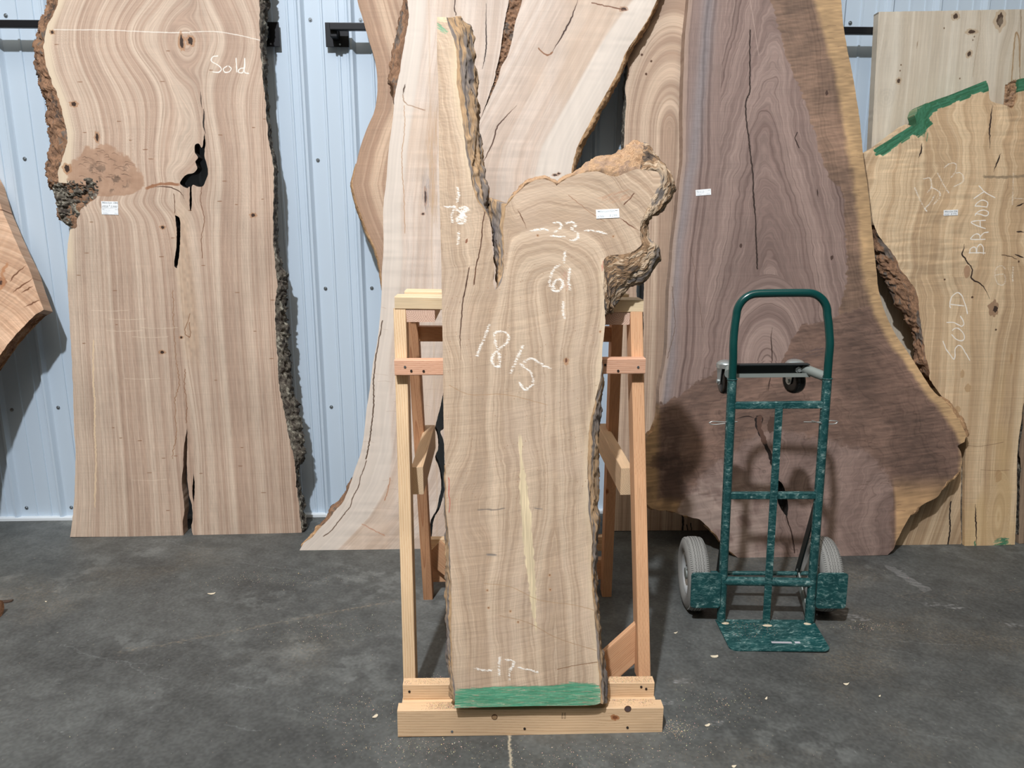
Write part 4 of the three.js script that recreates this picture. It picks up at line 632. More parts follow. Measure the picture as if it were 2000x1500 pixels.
    fleck(P, -0.157, 1.335, 0.006, 0.014, '#7d4f38', 0.9, 14, 0.4); fleck(P, 0.125, 0.991, 0.016, 0.022, '#a87e5c', 0.7); fleck(P, 0.125, 0.993, 0.007, 0.012, '#5c3826', 0.9, 9); brush(P, '215,1461 260,1471 304,1480 319,1461 267,1442 223,1442', ['#b98a6c', '#a5765a'], 60, 0.02, 0.003, 0.35, 0.5);
    for (const [u, v] of [[-0.105, 0.342], [-0.102, 0.293], [-0.018, 0.251], [0.073, 0.383], [0.074, 0.341], [-0.040, 0.282], [0.223, 1.075], [0.046, 1.351], [0.263, 1.348]]) { fleck(P, u, v, 0.009, 0.009, '#b58f6c', 0.6, 12); fleck(P, u, v, 0.004, 0.004, '#7a563c', 0.9, 8); }
    for (let i = 0; i < 150; i++) { const u = mix(-0.218, 0.220, rnd()), v = mix(0.6, 1.3, rnd()); fleck(P, u, v, 0.0025, 0.003, '#8c6648', 0.55, 7); }
    line(P, '-213,663 -211,647 -213,614 -209,598 -211,565', 0.0025, '#b5574c', 0.7, 0.001); brush(P, '229,1274 237,1274 236,1251 227,1248', ['#c4685c'], 24, 0.01, 0.0015, 0.6, 1.5); brush(P, '112,1248 130,1255 135,1204 118,1190', ['#c08a78'], 30, 0.02, 0.002, 0.3, 1.2);
    const k = (s, w = 0.009) => chalk(P, s, w, 0.95, -0.25, 0.008);
    for (const s of ['28,1365 40,1366 52,1368 63,1369 76,1366', '91,1386 109,1387 115,1380 106,1368 92,1359', '84,1351 103,1348 124,1348', '129,1386 143,1389 155,1379 143,1371 160,1357 162,1347 155,1339 142,1337', '182,1366 204,1364 223,1361 244,1356', '124,1305 123,1291 121,1274', '106,1267 91,1253 82,1232 79,1211 88,1194 100,1191 114,1202 117,1216 109,1226 96,1221 90,1209 93,1193', '138,1256 134,1228 137,1194', '118,1160 117,1136 120,1113',
      '-94,1097 -109,1055 -121,1030 -129,1007', '-72,1028 -78,1050 -79,1071 -68,1077 -47,1074 -39,1059 -47,1042 -66,1028 -80,1015 -87,1002 -86,988 -72,976 -66,980 -65,1002 -67,1016', '1,1034 -14,1002 -35,957', '-7,985 9,972 23,960 30,942 29,927 18,918 8,910 -3,921 -8,931',
      '-216,1432 -202,1433 -189,1433 -194,1421 -200,1406 -196,1389', '-183,1425 -170,1415 -158,1403', '-177,1428 -168,1431 -158,1432 -152,1422 -167,1417 -176,1406 -184,1396 -179,1386 -169,1385 -160,1393 -170,1402 -165,1412 -155,1430', '-181,1487 -179,1469 -182,1447', '-179,1361 -180,1344 -182,1325',
      '-139,122 -116,116 -94,116', '-70,154 -73,128 -73,100', '-55,145 -32,141 -35,125 -43,115 -43,88', '-17,122 11,116 36,108']) k(s);
    k('1,989 18,998 32,998 45,989 60,979 77,972', 0.011);
    k('-167,1424 -173,1409 -179,1392', 0.014); k('-158,1428 -167,1409 -170,1387', 0.012);
  };
  const S = slab('H', {
    name: 'forked_elm_slab', label: 'rough sawn forked elm slab with chalk numbers and green painted foot, leaning on the lumber stand', rect: [-0.42, -0.03, 0.8, 2.0], s: 1000, fn, over, grey: 0.09, bump: 0.0012, bark: [M.horn, M.bare, M.burl, M.bark], pick: (u, v) => (v < 1.1 ? 0 : u < -0.02 ? 0 : v > 1.395 && u < 0.345 && v > 1.39 + (u - 0.25) * 0.9 ? 1 : 2), amp: 0.007, rag: 0.0012, cell: 0.0042, step: 0.005, fissure: 3, rough: 0.8,
    outline: '-236,1975! -210,1975! -208,1968>-167,1992 -201,1942>-141,1971 -190,1913>-130,1938 -183,1883>-129,1899 -181,1848>-130,1861 -182,1790>-125,1801 -175,1746>-126,1756 -169,1702>-123,1711 -162,1643>-116,1655 -156,1585>-112,1595 -148,1550>-109,1559 -143,1520>-105,1529 -137,1488>-98,1499 -130,1462>-94,1473 -123,1447>-95,1458 -114,1433>-100,1443 -104,1420>-98,1437 -97,1409>-94,1422! -91,1398>-90,1407 -88,1380 -86,1336 -82,1292 -78,1252 -82,1228 -81,1211 -77,1195! -69,1202>-72,1210 -58,1222>-73,1240 -52,1249>-74,1267 -51,1278>-77,1300 -50,1322>-80,1339 -52,1351>-84,1368 -52,1380>-90,1401 -47,1409>-94,1437 -46,1433>-91,1470! -43,1436>-40,1452 -33,1447>-33,1465 -15,1468>-16,1485 3,1486>2,1503 32,1506>33,1524 53,1512>56,1530 73,1511>77,1527 91,1503>95,1519 101,1494>105,1512! 120,1508>123,1525 139,1518>143,1537 166,1527>170,1552 195,1534>197,1572 222,1534>227,1585 247,1524>260,1597 271,1520>293,1615 300,1531>324,1629 330,1540>351,1634 352,1539>372,1631 386,1535>402,1590 396,1527>421,1568 399,1513>443,1536 397,1499>454,1506 385,1473>450,1470 370,1448>424,1434 355,1414>382,1413 343,1384>367,1386 340,1351>369,1355 343,1324>410,1320 328,1309>411,1287 298,1298>374,1239 273,1296>329,1209 248,1292>293,1182 236,1280>271,1150 234,1248>262,1132 234,1204>253,1132 236,1131>247,1126 238,1109 236,1085 229,1029 226,968>234,969 217,921>233,918 208,882>227,875 198,841>224,833 189,800>220,792 186,746>217,738 183,691>215,682 185,609>217,598 186,555>221,548 191,520>222,512 196,488>218,479 192,434>214,424 193,352>216,341 197,297>219,285 201,249>222,236 205,202>227,188 207,148>230,133 211,93>235,77 214,48>239,31 214,17>240,4! 203,13 2,13 -200,12! -198,56>-215,40 -205,117>-220,102 -206,175>-224,161 -208,233>-224,220 -206,334>-224,323 -209,421>-225,412 -212,479>-226,471 -218,551>-226,545 -220,653>-227,648 -224,750 -226,856 -226,991 -228,1154 -228,1176 -230,1322 -234,1541 -234,1614 -234,1789 -237,1848',
  });
  return S;
})();

// ---------------------------------------------------------------- tags of white card
function cardTag(S, label, x, y, w, h, rot, rows, ink = '#2c3a44') {
  const c = document.createElement('canvas'); c.width = 420; c.height = Math.round(420 * h / w); const q = c.getContext('2d'); q.fillStyle = '#f2f6f8'; q.fillRect(0, 0, c.width, c.height);
  for (const [t, px, py, size, a, col] of rows) { q.globalAlpha = a; q.fillStyle = col ?? ink; q.font = `italic ${size}px serif`; q.fillText(t, px * 420, py * c.height); } q.globalAlpha = 1;
  const t = texture(c), g = thing('price_tag', label, 'tag', [0, 0, 0]); S.G.updateMatrix();
  const o = V3(x, y, 0.0012).applyMatrix4(S.G.matrix); g.position.copy(o); g.quaternion.copy(S.G.quaternion).multiply(new THREE.Quaternion().setFromAxisAngle(V3(0, 0, 1), rot));
  const face = std({ map: t, roughness: 0.55 }), side = std({ color: 0xe6eaec, roughness: 0.7 });
  const card = part('card', box(w, h, 0.0012), [side, side, side, side, face, side], g);
  for (const sx of [-1, 1]) part('staple', box(0.008, 0.0008, 0.0008, sx * (w / 2 - 0.008), h / 2 - 0.005, 0.0008), M.screw, g);
  return card;
}
cardTag(A, 'white card reading Siberian Elm with price, upper of two on the tall Sold slab', -0.226, 1.521, 0.07, 0.03, -0.02, [['Siberian  Elm', 0.05, 0.32, 62, 0.9], ['#958', 0.03, 0.86, 68, 1], ['$', 0.44, 0.68, 50, 0.9], ['2,900', 0.54, 0.86, 66, 0.9]]);
cardTag(A, 'blank-looking white Sold card with faint writing, lower of two on the tall Sold slab', -0.228, 1.494, 0.07, 0.0275, -0.03, [['SOLD', 0.06, 0.55, 70, 0.22], ['Kelley', 0.08, 0.9, 44, 0.6], ['Paid', 0.76, 0.9, 44, 0.5]], '#58728a');
cardTag(HS, 'white card reading Siberian Elm on the forked slab of the lumber stand', 0.247, 1.413, 0.0665, 0.0255, 0.045, [['Siberian Elm', 0.07, 0.34, 50, 0.8], ['#186', 0.04, 0.92, 56, 0.8], ['$ 299', 0.56, 0.86, 56, 0.75]], '#46606c');
cardTag(D, 'small white card with faint SOLD on the purple walnut slab', -0.529, 1.587, 0.0655, 0.025, 0.085, [['SOLD', 0.06, 0.6, 76, 0.42], ['Kelley', 0.08, 0.93, 40, 0.6], ['Paid', 0.7, 0.88, 40, 0.5]], '#58728a');
cardTag(E, 'small white card with dark handwritten price on the SOLD BRADDY slab', -0.284, 1.496, 0.063, 0.0235, 0.035, [['Siberian Elm', 0.05, 0.44, 62, 1], ['#102', 0.04, 0.93, 62, 1], ['$ 775', 0.5, 0.9, 66, 1]]);

// ---------------------------------------------------------------- the lumber stand
function lumberTexture(base, dark, ringMM, sd, knots = 0) {
  const P = paint(0, 0, 0.256, 1.024, 900, (u, v, o) => {
    const x = u - 0.128 + 0.012 * (n1(v * 2.1 + sd) - 0.5) + 0.003 * (n1(v * 11 + sd) - 0.5);
    let d = x; for (let k = 0; k < knots; k++) { const kx = -0.09 + 0.18 * n1(k * 7.3 + sd), ky = (k + 0.3 + 0.4 * n1(k * 3.1 + sd)) / knots; d = push(d, kx, x, v, kx, ky, 0.016, 0.035, 0.7); }
    const cone = Math.sqrt(d * d + 0.0002) + 0.018 * v + 0.004 * (n2(u * 12 + sd, v * 5) - 0.5), q = (cone / (ringMM / 1000)) % 1, late = Math.pow(q, 3.2) * (q < 0.97 ? 1 : 0.3), fib = n2(u * 800 + sd, v * 22) - 0.5, low = fbm2(u * 9 + sd, v * 4) - 0.5;
    for (let i = 0; i < 3; i++) o[i] = mix(base[i], dark[i], late * 0.75) * (1 + 0.07 * fib + 0.2 * low);
  });
  for (let k = 0; k < knots; k++) { const kx = 0.128 - 0.09 + 0.18 * n1(k * 7.3 + sd), ky = 1.024 * (k + 0.3 + 0.4 * n1(k * 3.1 + sd)) / knots; fleck(P, kx, ky, 0.02, 0.024, '#a8683c', 0.75); fleck(P, kx, ky, 0.011, 0.014, '#6e3c20', 0.7); }
  return texture(P.c, THREE.MirroredRepeatWrapping);
}
const endTex = (base, dark, cx, cy, sd) => texture(paint(0, 0, 0.1, 0.1, 2400, (u, v, o) => { const r = Math.hypot(u - cx, v - cy) + 0.0015 * (fbm2(u * 60 + sd, v * 60) - 0.5), q = (r / 0.0052) % 1, late = Math.pow(q, 2.4), f = n2(u * 900, v * 900) - 0.5; for (let i = 0; i < 3; i++) o[i] = mix(base[i], dark[i], late * 0.85) * (1 + 0.1 * f); }).c, THREE.MirroredRepeatWrapping);
const woodMat = (map, rough = 0.7) => std({ map, bumpMap: map, bumpScale: 0.0004, roughness: rough });
const LM = {
  fir: woodMat(lumberTexture([217, 172, 132], [178, 118, 78], 5, 3, 2)), pine: woodMat(lumberTexture([222, 194, 156], [196, 152, 110], 7, 31, 2)), red: woodMat(lumberTexture([206, 156, 116], [160, 102, 68], 4, 57, 1)), pink: woodMat(lumberTexture([224, 178, 148], [186, 126, 96], 6, 91, 1)),
  tan: woodMat(lumberTexture([222, 190, 152], [186, 146, 108], 8, 119, 1)), yellow: woodMat(lumberTexture([230, 209, 174], [208, 172, 122], 9, 151, 0)),
  end: woodMat(endTex([222, 192, 172], [166, 128, 108], 0.055, 0.062, 5)), endPale: woodMat(endTex([224, 200, 166], [190, 156, 118], 0.09, 0.02, 25)),
};
let boardCount = 0;
const profile = (w, d, r) => { const o = []; for (const [sx, sy, a0] of [[1, 1, 0], [-1, 1, 90], [-1, -1, 180], [1, -1, 270]]) for (let k = 0; k <= 3; k++) { const a = (a0 + k * 30) * Math.PI / 180; o.push([sx * (w / 2 - r) + r * Math.cos(a), sy * (d / 2 - r) + r * Math.sin(a)]); } return o; };
// a sawn length of lumber from a to b (centres of its ends); w is measured along wDir, d across it
function lumber(parent, name, a, b, wDir, w, d, mat, end = LM.endPale, cutA = 0, cutB = 0) {
  const Y = b.clone().sub(a), len = Y.length(); Y.normalize(); const X = wDir.clone().addScaledVector(Y, -wDir.dot(Y)).normalize(), Z = X.clone().cross(Y), pr = profile(w, d, 0.003), k = boardCount++;
  let s = 0; const per = pr.map((p, i) => { if (i) s += Math.hypot(p[0] - pr[i - 1][0], p[1] - pr[i - 1][1]); return s; }); const all = [...pr, pr[0]], pers = [...per, s + w * 0.9];
  const side = grid([0, 1].map((e) => all.map((p) => [p[0], e * len + p[0] * (e ? cutB : cutA), p[1]])), [0, 1].map((e) => all.map((p, i) => [(pers[i] + k * 0.071) / 0.256, (e * len + k * 0.313) / 1.024]))).toNonIndexed();
  side.computeVertexNormals();
  const caps = [0, 1].map((e) => { const pos = [], uv = []; for (let i = 0; i < pr.length; i++) { const j = (i + 1) % pr.length, t = e ? [i, -1, j] : [j, -1, i]; for (const q of t) { const p = q < 0 ? [0, 0] : pr[q]; pos.push(p[0], e * len + p[0] * (e ? cutB : cutA), p[1]); uv.push(p[0] / 0.1 + 0.5 + (k % 3) * 0.17, p[1] / 0.1 + 0.5); } } const g = new THREE.BufferGeometry(); g.setAttribute('position', new THREE.Float32BufferAttribute(pos, 3)); g.setAttribute('uv', new THREE.Float32BufferAttribute(uv, 2)); g.computeVertexNormals(); return g; });
  const g = mergeGeometries([side, mergeGeometries(caps)], true); g.applyMatrix4(new THREE.Matrix4().makeBasis(X, Y, Z).setPosition(a));
  return part(name, g, [mat, end], parent);
}
const ST = thing('lumber_stand', 'A-frame stand knocked together from two-by-four lumber, holding the forked elm slab', 'stand', [0.115, 0, -2.3]);
{
  const O = ST.position, W = (x, y, z) => V3(x - O.x, y - O.y, z - O.z), ux = V3(1, 0, 0), uy = V3(0, 1, 0), uz = V3(0, 0, 1);
  // foot: front beam on edge, plank, stop rail on edge
  const beam = lumber(ST, 'front_beam', W(-0.266, 0.045, -1.934), W(0.503, 0.038, -1.934), uy, 0.087, 0.038, LM.tan, LM.endPale);
  lumber(ST, 'foot_plank', W(-0.256, 0.073, -1.985), W(0.488, 0.066, -1.985), uz, 0.06, 0.03, LM.pine);
  const stop = lumber(ST, 'stop_rail', W(-0.254, 0.113, -1.983), W(0.486, 0.103, -1.983), uy, 0.05, 0.034, LM.tan, LM.endPale);
  for (const [x, y, r] of [[0.013, 0.062, 0.0075], [0.399, 0.0795, 0.009]]) { const k = part('knot', new THREE.CylinderGeometry(r, r, 0.002, 20).rotateX(Math.PI / 2), std({ color: r > 0.008 ? 0x5c4a48 : 0x9a7a58, roughness: 0.6 }), beam); k.position.copy(W(x, y, -1.9148)); part('knot_ring', new THREE.TorusGeometry(r, 0.0012, 6, 24), std({ color: 0x5a3a24, roughness: 0.8 }), beam).position.copy(k.position); }
  {
    const c = document.createElement('canvas'); c.width = 256; c.height = 64; const q = c.getContext('2d'); q.fillStyle = '#3a3430'; q.font = 'bold 26px monospace'; q.fillText('HARTCO', 8, 26); q.fillText('PROLEX', 8, 56);
    const st = part('ink_stamp', new THREE.PlaneGeometry(0.056, 0.016), std({ map: texture(c), transparent: true, opacity: 0.8, roughness: 0.8 }), beam); st.rotation.z = -Math.PI / 2; st.position.copy(W(0.213, 0.045, -1.9148));
  }
  // four legs: two lean back, two lean forward
  const front = [[-0.241, -0.259, LM.pine, 0], [0.471, 0.447, LM.fir, 0]].map(([xb, xt, m]) => lumber(ST, 'leg', W(xb, 0.088, -2.06), W(xt, 1.2, -2.272), ux, 0.037, 0.07, m));
  for (const [xb, xt, m] of [[-0.24, -0.246, LM.red], [0.467, 0.432, LM.red]]) lumber(ST, 'leg', W(xb, 0.0, -2.75), W(xt, 1.14, -2.495), ux, 0.037, 0.06, m, LM.end);
  // rails
  lumber(ST, 'top_bar', W(-0.273, 1.222, -2.278), W(0.467, 1.209, -2.278), uz, 0.086, 0.037, LM.yellow);
  lumber(ST, 'top_bar', W(-0.262, 1.222, -2.45), W(0.455, 1.209, -2.45), uz, 0.086, 0.037, LM.yellow);
  const cross = lumber(ST, 'cross_rail', W(-0.272, 1.039, -2.19), W(0.467, 1.039, -2.19), uy, 0.046, 0.036, LM.pink);
  lumber(ST, 'cross_rail', W(-0.232, 1.09, -2.505), W(0.42, 1.085, -2.505), uy, 0.05, 0.036, LM.red);
  lumber(ST, 'side_rail', W(-0.198, 1.183, -2.238), W(-0.198, 1.183, -2.5), ux, 0.086, 0.037, LM.tan, LM.end); lumber(ST, 'side_rail', W(0.385, 1.172, -2.238), W(0.385, 1.172, -2.5), ux, 0.086, 0.037, LM.tan, LM.end);
  lumber(ST, 'side_rail', W(-0.2195, 0.672, -2.222), W(-0.2095, 0.69, -2.64), uy, 0.09, 0.037, LM.tan, LM.endPale); lumber(ST, 'side_rail', W(0.432, 0.662, -2.222), W(0.415, 0.69, -2.64), uy, 0.09, 0.037, LM.tan, LM.endPale);
  // braces: a short diagonal board by the front leg, one behind, and the rear foot rail
  lumber(ST, 'brace', W(0.462, 0.19, -2.1), W(0.3, 0.028, -2.1), V3(-1, 1, 0), 0.1, 0.02, LM.fir, LM.endPale, -1, 1);
  lumber(ST, 'brace', W(-0.225, 0.19, -2.775), W(-0.02, 0.0, -2.775), V3(1, 1, 0), 0.1, 0.02, LM.fir, LM.endPale);
  lumber(ST, 'foot_rail', W(-0.262, 0.08, -2.81), W(0.49, 0.08, -2.81), uy, 0.086, 0.036, LM.fir);
  lumber(ST, 'cross_rail', W(-0.25, 0.2, -2.79), W(0.47, 0.2, -2.79), uy, 0.06, 0.03, LM.pine);
  const dark = std({ color: 0x2a1f18, roughness: 0.8 }), hs = new THREE.CylinderGeometry(0.0036, 0.0036, 0.003, 10).rotateX(Math.PI / 2);
  for (const [p, x, y, z, m] of [[cross, -0.241, 1.042, -2.1715, M.screw], [cross, -0.223, 1.03, -2.1715, dark], [cross, -0.187, 1.029, -2.1715, dark], [cross, 0.445, 1.037, -2.1715, M.screw], [cross, 0.347, 1.044, -2.1715, dark], [cross, 0.386, 1.026, -2.1715, dark], [beam, -0.11, 0.018, -1.9147, M.screw], [beam, 0.4, 0.018, -1.9147, dark], [beam, 0.1, 0.022, -1.9147, dark], [stop, -0.235, 0.115, -1.9657, dark], [stop, 0.447, 0.115, -1.9657, dark], [stop, 0.462, 0.108, -1.9657, dark]]) part('screw', hs, m, p).position.copy(W(x, y, z));
}

// ---------------------------------------------------------------- the hand truck
const scuff = (() => { const P = paint(0, 0, 0.5, 0.5, 1024, (u, v, o) => { const a = fbm2(u * 30, v * 30), s = ss(0.5, 0.78, fbm2(u * 46 + 9, v * 90 + 4)), w = ss(0.6, 0.85, n2(u * 150 + v * 60, v * 160 + 5)), m = clamp(s * 0.5 + w * (0.25 + s * 0.6)); const b = [17 + 10 * a, 58 + 22 * a, 60 + 20 * a]; for (let i = 0; i < 3; i++) o[i] = mix(b[i], [128, 150, 146][i], m); }); for (let i = 0; i < 700; i++) { const u = rnd() * 0.5, v = rnd() * 0.5; line(P, `${u * 1000},${v * 1000} ${(u + 0.01) * 1000},${(v + 0.012 * (rnd() - 0.5)) * 1000} ${(u + 0.022) * 1000},${(v + 0.02 * (rnd() - 0.5)) * 1000}`, 0.0011, rnd() < 0.7 ? '#8fa9a4' : '#b9c4be', 0.5, 0.002); } return texture(P.c, THREE.MirroredRepeatWrapping); })();
const green = std({ map: scuff, roughness: 0.38, metalness: 0.0 });
const handleGreen = std({ color: 0x0b403d, roughness: 0.22 });
const galv = std({ color: 0xb9c0bf, roughness: 0.35, metalness: 0.75 }), zincDust = std({ color: 0x8d948f, roughness: 0.6, metalness: 0.3 });
const rimMetal = std({ color: 0xd2d6d6, roughness: 0.38, metalness: 0.35 });
const rubber = std({ color: 0x8a8a86, roughness: 0.9 }), rubberDark = std({ color: 0x605f5c, roughness: 0.95 }), blackPlastic = std({ color: 0x0d0c0c, roughness: 0.25 });
{
  const t = thing('hand_truck', 'green tube-frame convertible hand truck with grey pneumatic wheels, standing before the walnut slab', 'hand truck', [1.02, 0, -2.5]);
  t.rotation.order = 'YXZ'; t.rotation.set(0, -0.075, 0.018);
  const setUV = (g, k = 0.5) => { const p = g.attributes.position, n = g.attributes.normal, uv = g.attributes.uv; for (let i = 0; i < p.count; i++) { const ax = Math.abs(n.getX(i)); uv.setXY(i, 0.27 + ((ax > 0.7 ? p.getZ(i) : p.getX(i)) + p.getZ(i) * 0.3) / k, (p.getY(i) + (Math.abs(n.getY(i)) > 0.7 ? p.getZ(i) : 0)) / k); } return g; };
  const P = (name, g, m = green) => part(name, setUV(g), m, t);
  const TX = 0.161;
  for (const s of [-1, 1]) { P('upright', merged([rod(V3(s * TX, 0.012, 0), V3(s * TX, 0.928, 0), 0.0158, 20), new THREE.TorusGeometry(0.0158, 0.0022, 8, 24).rotateX(Math.PI / 2).translate(s * TX, 0.927, 0)])); }
  P('upright_collar', rod(V3(TX, 0.012, 0), V3(TX, 0.1, 0), 0.0178, 20));
  const hp = [V3(-TX, 0.88, 0), V3(-TX, 1.0, 0), V3(-TX - 0.001, 1.045, -0.002), V3(-TX + 0.001, 1.08, -0.008), V3(-TX + 0.005, 1.12, -0.014)];
  for (let k = 0; k <= 8; k++) { const a = Math.PI - k / 8 * Math.PI / 2; hp.push(V3(-TX + 0.078 + 0.069 * Math.cos(a), 1.146 + 0.072 * Math.sin(a), -0.018 - 0.004 * Math.sin(a))); }
  const all = [...hp, ...hp.slice().reverse().map((q) => V3(-q.x, q.y, q.z))];
  part('handle', tube(all, 0.0138, 160, 18), handleGreen, t);
  for (const [y, h] of [[0.834, 0.025], [0.503, 0.025]]) P('crossbar', box(2 * TX - 0.02, h, 0.02, 0, y, 0, 0.004));
  P('crossbar', rod(V3(-TX, 0.172, 0), V3(TX, 0.166, 0), 0.0165, 18));
  P('centre_strap', box(0.0265, 0.828, 0.005, 0.0, 0.418, 0.0125, 0.0015));
  {
    const s = new THREE.Shape(), w = 0.172, d = 0.2, r = 0.028; s.moveTo(-w - 0.006, 0); s.lineTo(w + 0.006, 0); s.lineTo(w, d - r); s.quadraticCurveTo(w, d, w - r, d); s.lineTo(-w + r, d); s.quadraticCurveTo(-w, d, -w, d - r); s.closePath();
    const toe = P('toe_plate', new THREE.ExtrudeGeometry(s, { depth: 0.004, bevelEnabled: true, bevelSize: 0.0012, bevelThickness: 0.0012, bevelSegments: 2, curveSegments: 10 }).rotateX(Math.PI / 2).translate(0, 0.008, -0.012));
    const lab = part('sticker', box(0.07, 0.0004, 0.011, 0.02, 0.0096, 0.142), std({ color: 0xb4b2b8, roughness: 0.4 }), toe); lab.rotation.y = -0.02;
    part('sticker_end', box(0.018, 0.0004, 0.0115, 0.072, 0.0096, 0.1415), std({ color: 0xc4c4cc, roughness: 0.4 }), toe);
    for (const k of [-1, 0, 1]) part('worn_weld', new THREE.SphereGeometry(0.5, 14, 8).scale(0.036 - Math.abs(k) * 0.008, 0.005, 0.016).translate(k * (TX - 0.012), 0.0095, 0.01 + (k ? 0.006 : 0.02)), std({ color: 0xcfc0a6, roughness: 0.7 }), toe);
  }
  for (const s of [-1, 1]) {
    const sh = new THREE.Shape(), x0 = -0.053, w = 0.106, h = 0.138, r = 0.014; sh.moveTo(x0 + r, 0); sh.lineTo(x0 + w - r, 0); sh.quadraticCurveTo(x0 + w, 0, x0 + w, r); sh.lineTo(x0 + w, h - r); sh.quadraticCurveTo(x0 + w, h, x0 + w - r, h); sh.lineTo(x0 + r, h); sh.quadraticCurveTo(x0, h, x0, h - r); sh.lineTo(x0, r); sh.quadraticCurveTo(x0, 0, x0 + r, 0);
    P('wheel_guard', new THREE.ExtrudeGeometry(sh, { depth: 0.004, bevelEnabled: true, bevelSize: 0.001, bevelThickness: 0.001, bevelSegments: 1 }).translate(s * (TX + 0.065), 0.074, 0.016));
    // strut to the axle, runner, axle plate
    const A0 = V3(s * (TX - 0.004), 0.46, -0.012), A1 = V3(s * (TX - 0.012), 0.13, -0.132), d = A1.clone().sub(A0), g = box(0.006, d.length(), 0.03); g.applyQuaternion(new THREE.Quaternion().setFromUnitVectors(V3(0, -1, 0), d.clone().normalize())); P('strut', g.translate((A0.x + A1.x) / 2, (A0.y + A1.y) / 2, (A0.z + A1.z) / 2), std({ color: 0x101c1c, roughness: 0.45 }));
    const B0 = V3(s * (TX - 0.006), 0.03, -0.01), B1 = V3(s * (TX - 0.012), 0.15, -0.132), e = B1.clone().sub(B0), g2 = box(0.005, e.length(), 0.034); g2.applyQuaternion(new THREE.Quaternion().setFromUnitVectors(V3(0, 1, 0), e.clone().normalize())); P('runner', g2.translate((B0.x + B1.x) / 2, (B0.y + B1.y) / 2, (B0.z + B1.z) / 2), zincDust);
    // wheel: tyre with ribbed tread, rim, hub
    const wh = new THREE.Group(); wh.name = 'wheel'; wh.position.set(s * 0.242, 0.139, -0.126); t.add(wh);
    const prof = [[0.078, -0.03], [0.086, -0.037], [0.1, -0.0415], [0.114, -0.0405], [0.126, -0.036], [0.133, -0.029], [0.1365, -0.021], [0.1385, -0.0165], [0.1355, -0.0155], [0.1355, -0.0135], [0.139, -0.0125], [0.1395, -0.006], [0.1362, -0.005], [0.1362, -0.003], [0.1395, -0.002], [0.1395, 0.002], [0.1362, 0.003], [0.1362, 0.005], [0.1395, 0.006], [0.139, 0.0125], [0.1355, 0.0135], [0.1355, 0.0155], [0.1385, 0.0165], [0.1365, 0.021], [0.133, 0.029], [0.126, 0.036], [0.114, 0.0405], [0.1, 0.0415], [0.086, 0.037], [0.078, 0.03]];
    part('tyre', new THREE.LatheGeometry(prof.map(([r2, y]) => new THREE.Vector2(r2, y)), 90).rotateZ(Math.PI / 2), rubber, wh);
    const lug = []; for (let k = 0; k < 110; k++) for (const q of [-1, 1]) lug.push(box(0.0075, 0.0018, 0.0032).rotateZ(q * -0.55).translate(q * 0.0292, 0.1345, 0).rotateX(k / 110 * 2 * Math.PI)); const lugs = part('tread_lugs', merged(lug), rubber, wh); lugs.userData.kind = 'stuff';
    const zig = []; for (let k = 0; k < 130; k++) for (const y of [-0.0145, -0.004, 0.004, 0.0145]) zig.push(box(0.0022, 0.0012, 0.0028).rotateY(k % 2 ? 0.6 : -0.6).translate(y + (k % 2 ? 0.0012 : -0.0012), 0.1388, 0).rotateX(k / 130 * 2 * Math.PI)); part('tread_sipes', merged(zig), rubberDark, wh).userData.kind = 'stuff';
    part('rim', new THREE.LatheGeometry([[0.02, 0.012], [0.03, 0.012], [0.045, 0.008], [0.058, 0.014], [0.066, 0.026], [0.074, 0.03], [0.08, 0.031], [0.082, 0.028], [0.078, 0.024], [0.07, 0.012], [0.066, -0.012], [0.07, -0.026], [0.082, -0.031]].map(([r2, y]) => new THREE.Vector2(r2, y)), 60).rotateZ(Math.PI / 2), rimMetal, wh);
    part('rim', new THREE.LatheGeometry([[0.02, -0.012], [0.03, -0.012], [0.045, -0.008], [0.058, -0.014], [0.066, -0.026], [0.074, -0.03], [0.08, -0.031]].map(([r2, y]) => new THREE.Vector2(r2, y)), 60).rotateZ(Math.PI / 2), rimMetal, wh);
    part('hub', new THREE.CylinderGeometry(0.021, 0.021, 0.066, 24).rotateZ(Math.PI / 2), zincDust, wh);
    part('valve', rod(V3(-0.02, 0.05, 0.03), V3(-0.036, 0.045, 0.028), 0.0032), blackPlastic, wh);
  }
  P('axle', rod(V3(-0.2, 0.139, -0.126), V3(0.2, 0.139, -0.126), 0.0085), green);
  // swivel castors on their channel, folded behind the handle
  part('caster_channel', merged([box(0.27, 0.044, 0.003, -0.012, 0.94, -0.095), box(0.27, 0.003, 0.03, -0.012, 0.962, -0.081)]), std({ color: 0x20282a, roughness: 0.5 }), t); part('channel_lip', merged([box(0.276, 0.003, 0.03, -0.012, 0.919, -0.081), box(0.276, 0.014, 0.002, -0.012, 0.925, -0.0665)]), zincDust, t);  // plate coloured dark to stand in for shade inside the channel
  part('pivot_tube', rod(V3(0.115, 0.942, -0.092), V3(TX - 0.002, 0.93, -0.01), 0.017, 18), zincDust, t); part('pivot_tube', rod(V3(-0.148, 0.942, -0.092), V3(-TX + 0.002, 0.935, -0.05), 0.017, 18), zincDust, t);
  part('bolt', merged([new THREE.CylinderGeometry(0.012, 0.012, 0.008, 6).rotateX(Math.PI / 2).translate(0.091, 0.94, -0.088), new THREE.CylinderGeometry(0.006, 0.006, 0.014, 12).rotateX(Math.PI / 2).translate(0.091, 0.94, -0.082)]), galv, t);
